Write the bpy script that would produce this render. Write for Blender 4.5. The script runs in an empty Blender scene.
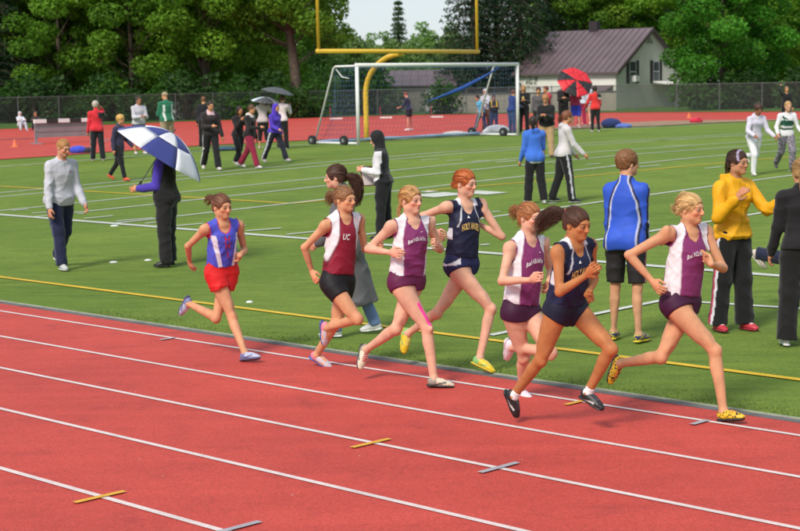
import bpy, bmesh, math, random
import numpy as np
from mathutils import Matrix, Vector

# ------------------------------------------------------------------ camera, sky, sun, exposure
scene = bpy.context.scene
COL = scene.collection
FPX, CAM_H, HORIZON, ROLL = 1634.0, 2.5, 85.0, math.radians(1.1)
PITCH = math.atan((265.5 - HORIZON) / FPX)
fw = np.array([0, math.cos(PITCH), -math.sin(PITCH)])
r0 = np.array([1.0, 0, 0]); u0 = np.cross(r0, fw)
cr = math.cos(ROLL) * r0 - math.sin(ROLL) * u0
cu = math.cos(ROLL) * u0 + math.sin(ROLL) * r0
CAM = np.array([0, 0, CAM_H])
cam_data = bpy.data.cameras.new('camera')
cam = bpy.data.objects.new('camera', cam_data); COL.objects.link(cam)
cam.matrix_world = Matrix(((cr[0], cu[0], -fw[0], 0), (cr[1], cu[1], -fw[1], 0), (cr[2], cu[2], -fw[2], CAM_H), (0, 0, 0, 1)))
cam_data.sensor_width = 36.0; cam_data.sensor_fit = 'HORIZONTAL'
cam_data.lens = FPX / 800 * 36.0
cam_data.clip_start = 0.1; cam_data.clip_end = 3000
cam_data.dof.use_dof = True; cam_data.dof.focus_distance = 12.6; cam_data.dof.aperture_fstop = 5.2
scene.camera = cam

SUN_AZ = math.radians(-121)      # direction TOWARDS the sun, measured from +X (image right) counter-clockwise
SUN_EL = math.radians(43)
world = bpy.data.worlds.new('World'); scene.world = world; world.use_nodes = True
wn = world.node_tree.nodes; wl = world.node_tree.links
bg = wn['Background']
sky = wn.new('ShaderNodeTexSky'); sky.sky_type = 'NISHITA'; sky.sun_disc = False
sky.sun_elevation = SUN_EL; sky.sun_rotation = math.radians(90) - SUN_AZ
sky.air_density = 1.0; sky.dust_density = 0.6; sky.ozone_density = 1.0
# thin even overcast over the clear sky
cloud = wn.new('ShaderNodeMix'); cloud.data_type = 'RGBA'; cloud.inputs[0].default_value = 0.90
cloud.inputs[7].default_value = (1.78, 1.98, 2.18, 1.0); wl.new(sky.outputs[0], cloud.inputs[6]); wl.new(cloud.outputs[2], bg.inputs[0]); bg.inputs[1].default_value = 0.15
sun_data = bpy.data.lights.new('sun', 'SUN'); sun_data.energy = 1.5; sun_data.angle = math.radians(16)
sun_data.color = (1.0, 0.93, 0.82)
sun = bpy.data.objects.new('sun', sun_data); COL.objects.link(sun)
sdir = Vector((math.cos(SUN_EL) * math.cos(SUN_AZ), math.cos(SUN_EL) * math.sin(SUN_AZ), math.sin(SUN_EL)))
sun.rotation_euler = (-sdir).to_track_quat('-Z', 'Y').to_euler()
sun.location = (-10, -5, 30)
scene.view_settings.view_transform = 'Standard'; scene.view_settings.look = 'None'
scene.view_settings.exposure = 1.16; scene.view_settings.gamma = 1.0
scene.render.engine = 'CYCLES'

# ------------------------------------------------------------------ the place: field coordinates
# d = metres across the track and field (away to the right), l = metres along the lanes (away to the left)
S2 = math.sqrt(0.5)
KERB = 10.28
def xy(d, l): return (S2 * (d - l), S2 * (d + l))
def dl(x, y): return (S2 * (x + y), S2 * (y - x))
def gz(x, y):
    t = (S2 * (x + y) - 12.5) / 24.0
    t = min(max(t, 0.0), 1.0)
    return 0.46 * (t * t * (3 - 2 * t) * 0.45 + t * 0.55)
def ray(px, py): return fw + cr * (px - 400) / FPX - cu * (py - 265.5) / FPX
def gpt(px, py, dz=0.0):
    """ground point seen at a photo position"""
    d = ray(px, py); z = 0.0
    for _ in range(40):
        t = (z - CAM_H) / d[2]; p = CAM + d * t
        z = 0.5 * z + 0.5 * gz(p[0], p[1])
    return np.array([p[0], p[1], gz(p[0], p[1]) + dz])
def depth(p): return float((np.asarray(p) - CAM) @ fw)
def atdepth(px, py, Z): return CAM + ray(px, py) * Z
def pxm(p): return FPX / depth(p)

# ------------------------------------------------------------------ helpers
def link(name, me, mat=None, parent=None, loc=None):
    o = bpy.data.objects.new(name, me); COL.objects.link(o)
    if mat is not None and me is not None and len(me.materials) == 0: me.materials.append(mat)
    if loc is not None: o.location = loc
    if parent is not None: o.parent = parent
    return o
def tag(o, label=None, cat=None, group=None, kind=None):
    if label: o['label'] = label
    if cat: o['category'] = cat
    if group: o['group'] = group
    if kind: o['kind'] = kind
    return o
def empty(name, loc, rz=0.0):
    o = bpy.data.objects.new(name, None); COL.objects.link(o)
    o.location = loc; o.rotation_euler = (0, 0, rz); o.empty_display_size = 0.2
    return o
def pmesh(name, verts, faces, smooth=False):
    me = bpy.data.meshes.new(name)
    me.from_pydata([tuple(map(float, v)) for v in verts], [], faces)
    if smooth: me.polygons.foreach_set('use_smooth', [True] * len(me.polygons))
    me.update(); return me
def npmesh(name, V, Q, col=None, smooth=True):
    """mesh from arrays: V (n,3), Q (m,3 or 4)"""
    V = np.ascontiguousarray(V, dtype=np.float32); Q = np.ascontiguousarray(Q, dtype=np.int32)
    me = bpy.data.meshes.new(name); n = Q.shape[1]
    me.vertices.add(len(V)); me.vertices.foreach_set('co', V.ravel())
    me.loops.add(Q.size); me.loops.foreach_set('vertex_index', Q.ravel())
    me.polygons.add(len(Q)); me.polygons.foreach_set('loop_start', np.arange(0, Q.size, n, dtype=np.int32))
    me.polygons.foreach_set('loop_total', np.full(len(Q), n, dtype=np.int32))
    me.update(calc_edges=True)
    if smooth: me.polygons.foreach_set('use_smooth', np.ones(len(Q), dtype=bool))
    if col is not None:
        ca = me.color_attributes.new('Col', 'FLOAT_COLOR', 'POINT')
        c = np.ones((len(V), 4), dtype=np.float32); c[:, :3] = col
        ca.data.foreach_set('color', c.ravel())
    me.validate(); return me
class MB:
    """collects boxes, tubes and sheets and builds ONE mesh"""
    def __init__(s): s.v = []; s.f = []
    def quad(s, a, b, c, d):
        i = len(s.v); s.v += [a, b, c, d]; s.f.append((i, i + 1, i + 2, i + 3)); return s
    def poly(s, pts):
        i = len(s.v); s.v += list(pts); s.f.append(tuple(range(i, i + len(pts)))); return s
    def prism(s, base, top):
        i = len(s.v); n = len(base); s.v += list(base) + list(top)
        s.f.append(tuple(range(i + n - 1, i - 1, -1))); s.f.append(tuple(range(i + n, i + 2 * n)))
        for k in range(n):
            j = (k + 1) % n; s.f.append((i + k, i + j, i + n + j, i + n + k))
        return s
    def box(s, c, size, rz=0.0):
        cx, cy, cz = c; a, b, h = [q / 2 for q in size]; co, si = math.cos(rz), math.sin(rz)
        P = [(cx + co * x - si * y, cy + si * x + co * y) for x, y in ((-a, -b), (a, -b), (a, b), (-a, b))]
        return s.prism([(x, y, cz - h) for x, y in P], [(x, y, cz + h) for x, y in P])
    def tube(s, pts, radii, n=8, cap=True):
        pts = [np.array(p, float) for p in pts]
        if not hasattr(radii, '__len__'): radii = [radii] * len(pts)
        i0 = len(s.v); ref = None
        for k, p in enumerate(pts):
            t = pts[min(k + 1, len(pts) - 1)] - pts[max(k - 1, 0)]; t = t / (np.linalg.norm(t) + 1e-9)
            if ref is None: ref = np.array([0, 0, 1.0]) if abs(t[2]) < 0.9 else np.array([1.0, 0, 0])
            a = np.cross(t, ref); a /= np.linalg.norm(a) + 1e-9; b = np.cross(t, a); ref = np.cross(a, t)
            for m in range(n):
                w = 2 * math.pi * m / n
                s.v.append(tuple(p + radii[k] * (math.cos(w) * a + math.sin(w) * b)))
        for k in range(len(pts) - 1):
            for m in range(n):
                j = (m + 1) % n; u = i0 + k * n
                s.f.append((u + m, u + n + m, u + n + j, u + j))
        if cap:
            s.f.append(tuple(range(i0, i0 + n))); u = i0 + (len(pts) - 1) * n
            s.f.append(tuple(range(u + n - 1, u - 1, -1)))
        return s
    def build(s, name, mat, parent=None, loc=None, smooth=False):
        return link(name, pmesh(name, s.v, s.f, smooth), mat, parent, loc)

# ------------------------------------------------------------------ materials
def srgb(r, g, b):
    f = lambda c: (c / 255 / 12.92) if c / 255 <= 0.04045 else ((c / 255 + 0.055) / 1.055) ** 2.4
    return (f(r), f(g), f(b))
def nmat(name):
    m = bpy.data.materials.new(name); m.use_nodes = True
    nt = m.node_tree; return m, nt, nt.nodes['Principled BSDF']
def rgba(c): return (c[0], c[1], c[2], 1.0)
def noise_node(nt, scale, detail=4, rough=0.6, vec=None):
    n = nt.nodes.new('ShaderNodeTexNoise'); n.inputs['Scale'].default_value = scale
    n.inputs['Detail'].default_value = detail; n.inputs['Roughness'].default_value = rough
    if vec is not None: nt.links.new(vec, n.inputs['Vector'])
    return n
def ramp(nt, src, stops):
    r = nt.nodes.new('ShaderNodeValToRGB'); el = r.color_ramp.elements
    while len(el) < len(stops): el.new(0.5)
    for e, (p, c) in zip(el, stops): e.position = p; e.color = rgba(c)
    nt.links.new(src, r.inputs[0]); return r
def mixc(nt, fac, a, b, mode='MIX'):
    n = nt.nodes.new('ShaderNodeMix'); n.data_type = 'RGBA'; n.blend_type = mode
    for s, v in ((0, fac), (6, a), (7, b)):
        if hasattr(v, 'is_output'): nt.links.new(v, n.inputs[s])
        else: n.inputs[s].default_value = v if s == 0 else rgba(v)
    return n.outputs[2]
def bump(nt, b, src, strength=0.3, dist=0.01):
    n = nt.nodes.new('ShaderNodeBump'); n.inputs['Strength'].default_value = strength
    n.inputs['Distance'].default_value = dist
    nt.links.new(src, n.inputs['Height']); nt.links.new(n.outputs[0], b.inputs['Normal']); return n
def world_pos(nt):
    g = nt.nodes.new('ShaderNodeNewGeometry'); return g.outputs['Position']
def simple(name, c, rough=0.6, var=0.15, scale=6.0, metal=0.0, bmp=0.0, bscale=40.0):
    m, nt, b = nmat(name)
    tc = nt.nodes.new('ShaderNodeTexCoord')
    n = noise_node(nt, scale, 5, 0.6, tc.outputs['Object'])
    lo = tuple(x * (1 - var) for x in c); hi = tuple(min(1, x * (1 + var)) for x in c)
    r = ramp(nt, n.outputs[0], [(0.3, lo), (0.7, hi)])
    nt.links.new(r.outputs[0], b.inputs['Base Color'])
    b.inputs['Roughness'].default_value = rough; b.inputs['Metallic'].default_value = metal
    if bmp:
        n2 = noise_node(nt, bscale, 3, 0.6, tc.outputs['Object']); bump(nt, b, n2.outputs[0], bmp, 0.01)
    return m
def vcol(name, rough=0.7, var=0.08, scale=30.0, bmp=0.15, bscale=120.0, sheen=0.0, spec=0.4, sss=0.0):
    m, nt, b = nmat(name)
    at = nt.nodes.new('ShaderNodeVertexColor'); at.layer_name = 'Col'
    tc = nt.nodes.new('ShaderNodeTexCoord')
    n = noise_node(nt, scale, 4, 0.6, tc.outputs['Object'])
    r = ramp(nt, n.outputs[0], [(0.3, (1 - var,) * 3), (0.7, (1 + var,) * 3)])
    nt.links.new(mixc(nt, 1.0, at.outputs[0], r.outputs[0], 'MULTIPLY'), b.inputs['Base Color'])
    b.inputs['Roughness'].default_value = rough; b.inputs['Specular IOR Level'].default_value = spec
    if sheen: b.inputs['Sheen Weight'].default_value = sheen
    if sss:
        b.inputs['Subsurface Weight'].default_value = sss; b.inputs['Subsurface Radius'].default_value = (0.02, 0.008, 0.004)
        b.inputs['Subsurface Scale'].default_value = 0.6
    if bmp:
        n2 = noise_node(nt, bscale, 3, 0.6, tc.outputs['Object']); bump(nt, b, n2.outputs[0], bmp, 0.004)
    return m
M = {}
M['skin'] = vcol('skin', 0.58, 0.13, 12.0, 0.16, 55.0, spec=0.3, sss=0.06)
M['cloth'] = vcol('cloth', 0.8, 0.08, 9.0, 0.45, 34.0, sheen=0.2, spec=0.2)
M['shiny_cloth'] = vcol('shiny_cloth', 0.62, 0.07, 9.0, 0.4, 38.0, spec=0.3)
M['hair'] = vcol('hair', 0.5, 0.12, 60.0, 0.5, 180.0, spec=0.4)
M['shoe'] = vcol('shoe', 0.45, 0.06, 40.0, 0.2, 160.0, spec=0.5)
M['eye'] = vcol('eye', 0.15, 0.02, 10.0, 0.0, spec=0.6)
M['print'] = vcol('print', 0.6, 0.03, 10.0, 0.0, spec=0.3)
M['white_paint'] = simple('white_paint', (0.78, 0.78, 0.76), 0.45, 0.06, 3.0)
M['black_rubber'] = simple('black_rubber', (0.02, 0.02, 0.022), 0.7, 0.3, 8.0)
M['grey_metal'] = simple('grey_metal', (0.33, 0.34, 0.35), 0.45, 0.12, 4.0, 0.6); M['fence_metal'] = simple('fence_metal', (0.12, 0.13, 0.13), 0.55, 0.15, 4.0, 0.3)
M['dark_metal'] = simple('dark_metal', (0.05, 0.055, 0.055), 0.5, 0.2, 4.0, 0.4)

# ================================================================== GROUND
def grass_mat(name, c1, c2, c3):
    m, nt, b = nmat(name)
    P = world_pos(nt)
    big = noise_node(nt, 0.35, 3, 0.55, P)
    mp = nt.nodes.new('ShaderNodeMapping'); mp.inputs['Rotation'].default_value = (0, 0, math.radians(45)); mp.inputs['Scale'].default_value = (0.9, 2.6, 1)
    nt.links.new(P, mp.inputs[0])
    mid = noise_node(nt, 1.6, 5, 0.7, mp.outputs[0])
    fine = noise_node(nt, 34.0, 4, 0.75, P)
    r1 = ramp(nt, big.outputs[0], [(0.35, c1), (0.65, c2)])
    r2 = ramp(nt, mid.outputs[0], [(0.28, (0.50, 0.58, 0.45)), (0.52, (1, 1, 1)), (0.74, (1.42, 1.30, 1.45))])
    r3 = ramp(nt, fine.outputs[0], [(0.30, (0.35, 0.42, 0.3)), (0.52, (1, 1, 1)), (0.72, (1.6, 1.5, 1.5))])
    c = mixc(nt, 1.0, r1.outputs[0], r2.outputs[0], 'MULTIPLY')
    c = mixc(nt, 1.0, c, r3.outputs[0], 'MULTIPLY')
    # bands where the pile was brushed the other way, five yards wide, across the field
    sp = nt.nodes.new('ShaderNodeSeparateXYZ'); nt.links.new(P, sp.inputs[0])
    su = nt.nodes.new('ShaderNodeMath'); su.operation = 'SUBTRACT'; nt.links.new(sp.outputs[1], su.inputs[0]); nt.links.new(sp.outputs[0], su.inputs[1])
    mu = nt.nodes.new('ShaderNodeMath'); mu.operation = 'MULTIPLY'; mu.inputs[1].default_value = S2 * math.pi / 4.8; nt.links.new(su.outputs[0], mu.inputs[0])
    sn = nt.nodes.new('ShaderNodeMath'); sn.operation = 'SINE'; nt.links.new(mu.outputs[0], sn.inputs[0])
    r4 = ramp(nt, sn.outputs[0], [(0.0, (0.90, 0.92, 0.9)), (0.3, (1.06, 1.05, 1.04))])
    c = mixc(nt, 1.0, c, r4.outputs[0], 'MULTIPLY')
    nt.links.new(c, b.inputs['Base Color'])
    b.inputs['Roughness'].default_value = 0.85; b.inputs['Specular IOR Level'].default_value = 0.15
    b.inputs['Sheen Weight'].default_value = 0.25; b.inputs['Sheen Tint'].default_value = (0.5, 0.8, 0.2, 1)
    bump(nt, b, fine.outputs[0], 0.8, 0.03)
    return m
M['grass'] = grass_mat('turf', (0.108, 0.164, 0.018), (0.146, 0.200, 0.026), None)
M['rough_grass'] = grass_mat('rough_grass', (0.045, 0.10, 0.015), (0.06, 0.125, 0.02), None)
def track_mat():
    m, nt, b = nmat('track_rubber')
    P = world_pos(nt)
    big = noise_node(nt, 0.5, 4, 0.6, P); fine = noise_node(nt, 85.0, 3, 0.8, P); spk = noise_node(nt, 30.0, 2, 0.6, P)
    r1 = ramp(nt, big.outputs[0], [(0.3, (0.47, 0.054, 0.041)), (0.7, (0.56, 0.068, 0.050))])
    r2 = ramp(nt, fine.outputs[0], [(0.28, (0.55, 0.5, 0.5)), (0.5, (1, 1, 1)), (0.75, (1.4, 1.55, 1.55))])
    r3 = ramp(nt, spk.outputs[0], [(0.26, (0.72, 0.68, 0.68)), (0.36, (1, 1, 1))])
    c = mixc(nt, 1.0, r1.outputs[0], r2.outputs[0], 'MULTIPLY'); c = mixc(nt, 1.0, c, r3.outputs[0], 'MULTIPLY')
    # worn lighter streaks along the lanes
    mp = nt.nodes.new('ShaderNodeMapping'); mp.inputs['Rotation'].default_value = (0, 0, math.radians(45)); mp.inputs['Scale'].default_value = (0.25, 3.0, 1)
    nt.links.new(P, mp.inputs[0]); wn_ = noise_node(nt, 1.0, 4, 0.6, mp.outputs[0])
    r4 = ramp(nt, wn_.outputs[0], [(0.35, (0.92, 0.92, 0.92)), (0.7, (1.06, 1.10, 1.10))])
    c = mixc(nt, 1.0, c, r4.outputs[0], 'MULTIPLY')
    # scuffs, damp patches and pale specks of grit
    sc_ = noise_node(nt, 2.3, 6, 0.7, P); r5 = ramp(nt, sc_.outputs[0], [(0.30, (0.80, 0.80, 0.84)), (0.46, (1, 1, 1)), (0.70, (1.05, 1.08, 1.08))]); c = mixc(nt, 1.0, c, r5.outputs[0], 'MULTIPLY')
    vo = nt.nodes.new('ShaderNodeTexVoronoi'); vo.inputs['Scale'].default_value = 3.2; nt.links.new(P, vo.inputs['Vector'])
    r6 = ramp(nt, vo.outputs['Distance'], [(0.018, (1, 1, 1)), (0.03, (0, 0, 0))]); c = mixc(nt, r6.outputs[0], c, (0.55, 0.42, 0.36))
    nt.links.new(c, b.inputs['Base Color']); b.inputs['Roughness'].default_value = 0.75
    b.inputs['Specular IOR Level'].default_value = 0.3
    bump(nt, b, fine.outputs[0], 0.5, 0.006); return m
M['track'] = track_mat()
def paint_mat(name, c, wear=0.5):
    m, nt, b = nmat(name); P = world_pos(nt)
    n = noise_node(nt, 45.0, 4, 0.7, P); n2 = noise_node(nt, 2.0, 3, 0.6, P)
    r = ramp(nt, n.outputs[0], [(0.25, tuple(x * (1 - wear * 0.6) for x in c)), (0.5, c)])
    r2 = ramp(nt, n2.outputs[0], [(0.3, (0.86, 0.86, 0.86)), (0.6, (1, 1, 1))])
    nt.links.new(mixc(nt, 1.0, r.outputs[0], r2.outputs[0], 'MULTIPLY'), b.inputs['Base Color'])
    b.inputs['Roughness'].default_value = 0.7; bump(nt, b, n.outputs[0], 0.4, 0.006); return m
M['track_white'] = paint_mat('lane_paint', (0.74, 0.62, 0.60)); M['field_white'] = paint_mat('field_paint', (0.60, 0.62, 0.56), 0.9)
M['field_yellow'] = paint_mat('yellow_paint', (0.72, 0.47, 0.02), 0.6); M['mark_yellow'] = paint_mat('mark_yellow', (0.72, 0.38, 0.03))
M['mark_grey'] = paint_mat('mark_grey', (0.40, 0.38, 0.42)); M['worn_yellow'] = paint_mat('worn_yellow', (0.34, 0.36, 0.02), 0.9)
M['kerb'] = simple('kerb_concrete', (0.115, 0.115, 0.12), 0.8, 0.3, 3.0, 0, 0.3, 60)
M['dirt'] = simple('dirt', (0.30, 0.19, 0.12), 0.9, 0.25, 0.8, 0, 0.3, 20)

# one sheet to the horizon, gently crowned where the field lies
def sheet(name, ds, ls, mat, lift=0.0, flat=False):
    V = []; Fs = []
    for d in ds:
        for l in ls:
            x, y = xy(d, l); V.append((x, y, (0 if flat else gz(x, y)) + lift))
    n = len(ls)
    for i in range(len(ds) - 1):
        for j in range(n - 1): Fs.append((i * n + j, i * n + j + 1, (i + 1) * n + j + 1, (i + 1) * n + j))
    return link(name, pmesh(name, V, [f[::-1] for f in Fs]), mat)
dd = [-900, -300, -60, 0, 9] + [10.2 + 0.8 * i for i in range(36)] + [42, 60, 100, 200, 400, 1200]
g = sheet('ground', dd, [-900, -200, -60, -20, 0, 20, 40, 60, 80, 120, 200, 500, 1500], M['grass']); g['kind'] = 'structure'
t = sheet('running_track', [-3.0, 3.0, KERB], [-40, 0, 40, 70], M['track'], 0.006, True); t['kind'] = 'structure'

def strip(name, a, b, w, mat, lift, kind='structure', parent=None, n=None):
    """painted line on the ground from a to b (world xy), w metres wide, following the crown"""
    a = np.array(a[:2]); b = np.array(b[:2]); L = np.linalg.norm(b - a); u = (b - a) / L; p = np.array([-u[1], u[0]]) * w / 2
    n = n or max(2, int(L / 1.5) + 1); V = []
    for k in range(n):
        c = a + (b - a) * k / (n - 1)
        for q in (c - p, c + p): V.append((q[0], q[1], gz(q[0], q[1]) + lift))
    F = [(2 * k, 2 * k + 1, 2 * k + 3, 2 * k + 2)[::-1] for k in range(n - 1)]
    o = link(name, pmesh(name, V, F), mat, parent)
    if kind and parent is None: o['kind'] = kind
    return o
lane_d = [9.90, 8.85, 7.81, 6.77, 5.66, 4.6, 3.54, 2.5]
for d in lane_d:
    strip('lane_line', xy(d, -14), xy(d, 50), 0.05, M['track_white'], 0.011, parent=t, n=3)
# short cross marks on the lane lines
def cross(px, py, halfpx, mat):
    p = gpt(px, py); d, l = dl(p[0], p[1]); k = 0.185 * halfpx
    strip('lane_mark', xy(d - k, l), xy(d + k, l), 0.05, mat, 0.016, parent=t, n=2)
cross(100, 499, 1, M['mark_yellow']); cross(371, 445, 1, M['mark_yellow']); cross(499, 469.5, 1, M['mark_grey'])
cross(240, 529, 0.8, M['mark_grey']); cross(574, 404.5, .55, M['mark_yellow']); cross(700, 424, .55, M['mark_grey']); cross(168, 340, .5, M['mark_grey'])
# dark strip and raised edging between track and turf
e = MB()
for (d0, d1, h) in ((KERB - 0.005, KERB + 0.075, 0.012),):
    e.prism([xy(d0, -30) + (0,), xy(d1, -30) + (0,), xy(d1, 60) + (0,), xy(d0, 60) + (0,)][::-1], [xy(d0, -30) + (h,), xy(d1, -30) + (h,), xy(d1, 60) + (h,), xy(d0, 60) + (h,)][::-1])
o = e.build('edge_strip', M['kerb']); o['kind'] = 'structure'
e = MB(); d0, d1, h = KERB + 0.077, KERB + 0.105, 0.022
e.prism([xy(d0, -30) + (0,), xy(d1, -30) + (0,), xy(d1, 60) + (0,), xy(d0, 60) + (0,)][::-1], [xy(d0, -30) + (h,), xy(d1, -30) + (h,), xy(d1, 60) + (h,), xy(d0, 60) + (h,)][::-1])
o = e.build('kerb', simple('kerb_top', (0.30, 0.32, 0.24), 0.8, 0.3, 5.0)); o['kind'] = 'structure'

# field lines: end points read off the photograph, laid on the ground
def fline(x0, y0, x1, y1, w, mat, ext0=0.0, ext1=0.0, lift=0.010):
    a = gpt(x0, y0); b = gpt(x1, y1); v = (b - a); v /= np.linalg.norm(v)
    return strip('field_line', a - v * ext0, b + v * ext1, w, mat, lift)
FW, FY = M['field_white'], M['field_yellow']
a = gpt(160, 298); dY = dl(*a[:2])[0]
strip('field_line', xy(dY, -14), xy(dY, 60), 0.10, FY, 0.010)
a = gpt(330, 241); dS = dl(*a[:2])[0]
strip('field_line', xy(dS, -14), xy(dS, 60), 0.17, FW, 0.012)
def yard(x, y, d0, d1, mat=FW, w=0.11, lift=0.010):
    p = gpt(x, y); d, l = dl(p[0], p[1]); strip('field_line', xy(d0, l), xy(d1, l), w, mat, lift); return l
for (x, y) in ((75, 161), (142, 179.6), (148, 196), (230, 210.5), (575, 244), (640, 196.5), (620, 155.5), (640, 142)):
    yard(x, y, dS, 62)
fline(116, 221.3, 153, 218.2, 0.10, FW); fline(626, 128.4, 728, 124, 0.10, FW, 0, 10)
fline(490, 336, 664, 300.5, 0.10, FW); fline(664, 300.5, 790, 308.5, 0.10, FW, 0, 4)
fline(0, 186.4, 148, 195, 0.10, FY, 8, 0); fline(148, 195, 291, 203.8, 0.10, FY); fline(291, 203.8, 320, 201, 0.10, FY, 0, 1.0)
fline(426, 191, 525, 182.4, 0.10, FY); fline(525, 182.4, 660, 169, 0.10, FY); fline(660, 169, 779, 158, 0.10, FY, 0, 5)
fline(200, 156.5, 240, 154.6, 0.12, M['worn_yellow'], 8, 0); fline(280, 157, 320, 158.4, 0.12, M['worn_yellow'], 0, 0); fline(320, 158.5, 524, 147, 0.12, M['worn_yellow'], 0, 30)
for h in ((12, 211, 28, 209.6), (32, 213.8, 49, 212.3), (78, 214.4, 86, 213.8), (84, 219, 113, 216.2), (145, 224, 156, 222.8), (176, 226.4, 203, 224), (240, 226.4, 246, 226), (246, 231.6, 281, 228.6), (287, 235, 322, 231.4),
          (421, 160.4, 439, 159.4), (446, 161, 463, 160.2), (472, 161.8, 490, 160.6), (496, 162.8, 516, 161), (553, 164, 564, 163.4), (586, 165, 600, 163.8), (611, 166.2, 618, 165.6), (640, 167.2, 660, 165.4), (664, 146.5, 692, 145.4),
          (705, 168.8, 722, 167.2), (788, 171.5, 800, 170.2), (492, 212.5, 500, 211.8), (548, 204, 556, 203.4), (480, 245.8, 489, 245), (586, 253.4, 594, 252.6), (610, 261.6, 620, 260.8), (770, 256, 800, 253)):
    fline(*h, 0.10, FW, lift=0.014)
# painted yard numeral lying on the turf, two strokes in view
fline(422, 196.8, 456, 193.6, 0.85, FW, lift=0.014); fline(472, 194.2, 493, 192, 0.95, FW, lift=0.014); fline(424, 192.6, 434, 191.4, 0.3, FW, lift=0.014)

# far bend of the track, the dirt beside it and the rough grass behind the fence
def patch(name, pts, mat, lift, n=1):
    P = [gpt(*p) for p in pts]
    o = link(name, pmesh(name, [(p[0], p[1], p[2] + lift) for p in P], [tuple(range(len(P)))]), mat); o['kind'] = 'structure'; return o
near = [(-420, 180), (-240, 172), (-120, 167), (-60, 163.5), (0, 160), (60, 156), (120, 151.5), (180, 147.3), (240, 144), (300, 141), (360, 138.5), (420, 136), (480, 133), (540, 129), (600, 124), (660, 121.2), (720, 120.2), (780, 119.8), (860, 119.5)]
far = [(-420, 146), (-240, 139), (-120, 134), (-60, 131.5), (0, 129.5), (60, 127), (120, 124.5), (180, 122), (240, 120), (300, 118.2), (360, 116.6), (420, 115.2), (480, 114.2), (540, 113.4), (600, 112.9), (660, 112.5), (720, 112.3), (780, 112), (860, 111.8)]
def band(name, A, B, mat, lift):
    def dense(C):
        C = [gpt(*p)[:2] for p in C]; out = []
        for a, b in zip(C[:-1], C[1:]): out += [a + (b - a) * k / 6 for k in range(6)]
        return out + [C[-1]]
    A = dense(A); B = dense(B); n = len(A); m = 14; V = []
    for j in range(m + 1):
        for a, b in zip(A, B): q = a + (b - a) * j / m; V.append((q[0], q[1], gz(q[0], q[1]) + lift))
    o = link(name, pmesh(name, V, [(j * n + k, j * n + k + 1, (j + 1) * n + k + 1, (j + 1) * n + k) for j in range(m) for k in range(n - 1)]), mat); o['kind'] = 'structure'; return o
ft = band('far_track', near, far, M['track'], 0.02)
band('dirt_strip', [(520, 130.6), (560, 129.6), (600, 128.2), (660, 126.2), (720, 123), (780, 120.6)], [(520, 129.8), (560, 127.6), (600, 124.2), (660, 121.4), (720, 120.4), (780, 120)], M['dirt'], 0.03)
o = band('verge', far, [(x, 99.5 - 0.02 * x) for x, y in far], M['rough_grass'], 0.035)
for x0, y0, x1, y1 in ((310, 128.5, 345, 128), (395, 127.2, 425, 126.6), (440, 125.5, 470, 125), (330, 133.5, 352, 133), (395, 120, 520, 118), (100, 140, 180, 136), (560, 117.5, 700, 115.6)):
    a = gpt(x0, y0); b = gpt(x1, y1); strip('lane_line', a, b, 0.10, M['track_white'], 0.034, parent=ft)

# turf pile standing up along the near edge of the field
rb = np.random.RandomState(8); nb = 26000; bl = rb.uniform(-9.5, 15.5, nb); bd = KERB + 0.10 + np.abs(rb.normal(0, .22, nb)) + .005
bx, by = S2 * (bd - bl), S2 * (bd + bl); ba = rb.uniform(0, 6.28, nb); bw = rb.uniform(.002, .0045, nb); bh = rb.uniform(.008, .022, nb); tx, ty = rb.normal(0, .014, nb), rb.normal(0, .014, nb)
Vb = np.stack([np.stack([bx - bw * np.cos(ba), by - bw * np.sin(ba), np.zeros(nb)], 1), np.stack([bx + bw * np.cos(ba), by + bw * np.sin(ba), np.zeros(nb)], 1), np.stack([bx + tx, by + ty, bh], 1)], 1).reshape(-1, 3)
cb_ = np.array((.15, .22, .032))[None] * rb.uniform(.75, 1.4, (nb, 1)); o = link('turf_pile', npmesh('turf_pile', Vb, np.arange(3 * nb).reshape(-1, 3), np.repeat(cb_, 3, 0), False), M['cloth']); tag(o, 'short green turf pile along the edge of the track', 'grass', kind='stuff')

# ================================================================== BACKGROUND
random.seed(4); rng0 = np.random.RandomState(4)
def far_pt(px, Z):
    p = atdepth(px, 100, Z); return np.array([p[0], p[1], gz(p[0], p[1])])
def leaf_mat(name):
    m, nt, b = nmat(name); out = nt.nodes['Material Output']
    at = nt.nodes.new('ShaderNodeVertexColor'); at.layer_name = 'Col'
    oi = nt.nodes.new('ShaderNodeObjectInfo')
    hs = nt.nodes.new('ShaderNodeHueSaturation'); nt.links.new(at.outputs[0], hs.inputs['Color'])
    mr = nt.nodes.new('ShaderNodeMapRange'); mr.inputs[3].default_value = .80; mr.inputs[4].default_value = 1.2; nt.links.new(oi.outputs['Random'], mr.inputs[0]); nt.links.new(mr.outputs[0], hs.inputs['Value'])
    nt.links.new(hs.outputs[0], b.inputs['Base Color']); b.inputs['Roughness'].default_value = .55; b.inputs['Specular IOR Level'].default_value = .25
    tr = nt.nodes.new('ShaderNodeBsdfTranslucent'); nt.links.new(hs.outputs[0], tr.inputs[0])
    mx = nt.nodes.new('ShaderNodeMixShader'); mx.inputs[0].default_value = .55; nt.links.new(b.outputs[0], mx.inputs[1]); nt.links.new(tr.outputs[0], mx.inputs[2]); nt.links.new(mx.outputs[0], out.inputs[0]); return m
M['leaf'] = leaf_mat('leaf'); M['needle'] = leaf_mat('needle')
M['bark'] = simple('bark', (.085, .062, .045), .9, .4, 5.0, 0, .8, 14); M['bark_pale'] = simple('bark_pale', (.13, .115, .10), .9, .35, 5.0, 0, .8, 14)
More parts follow.
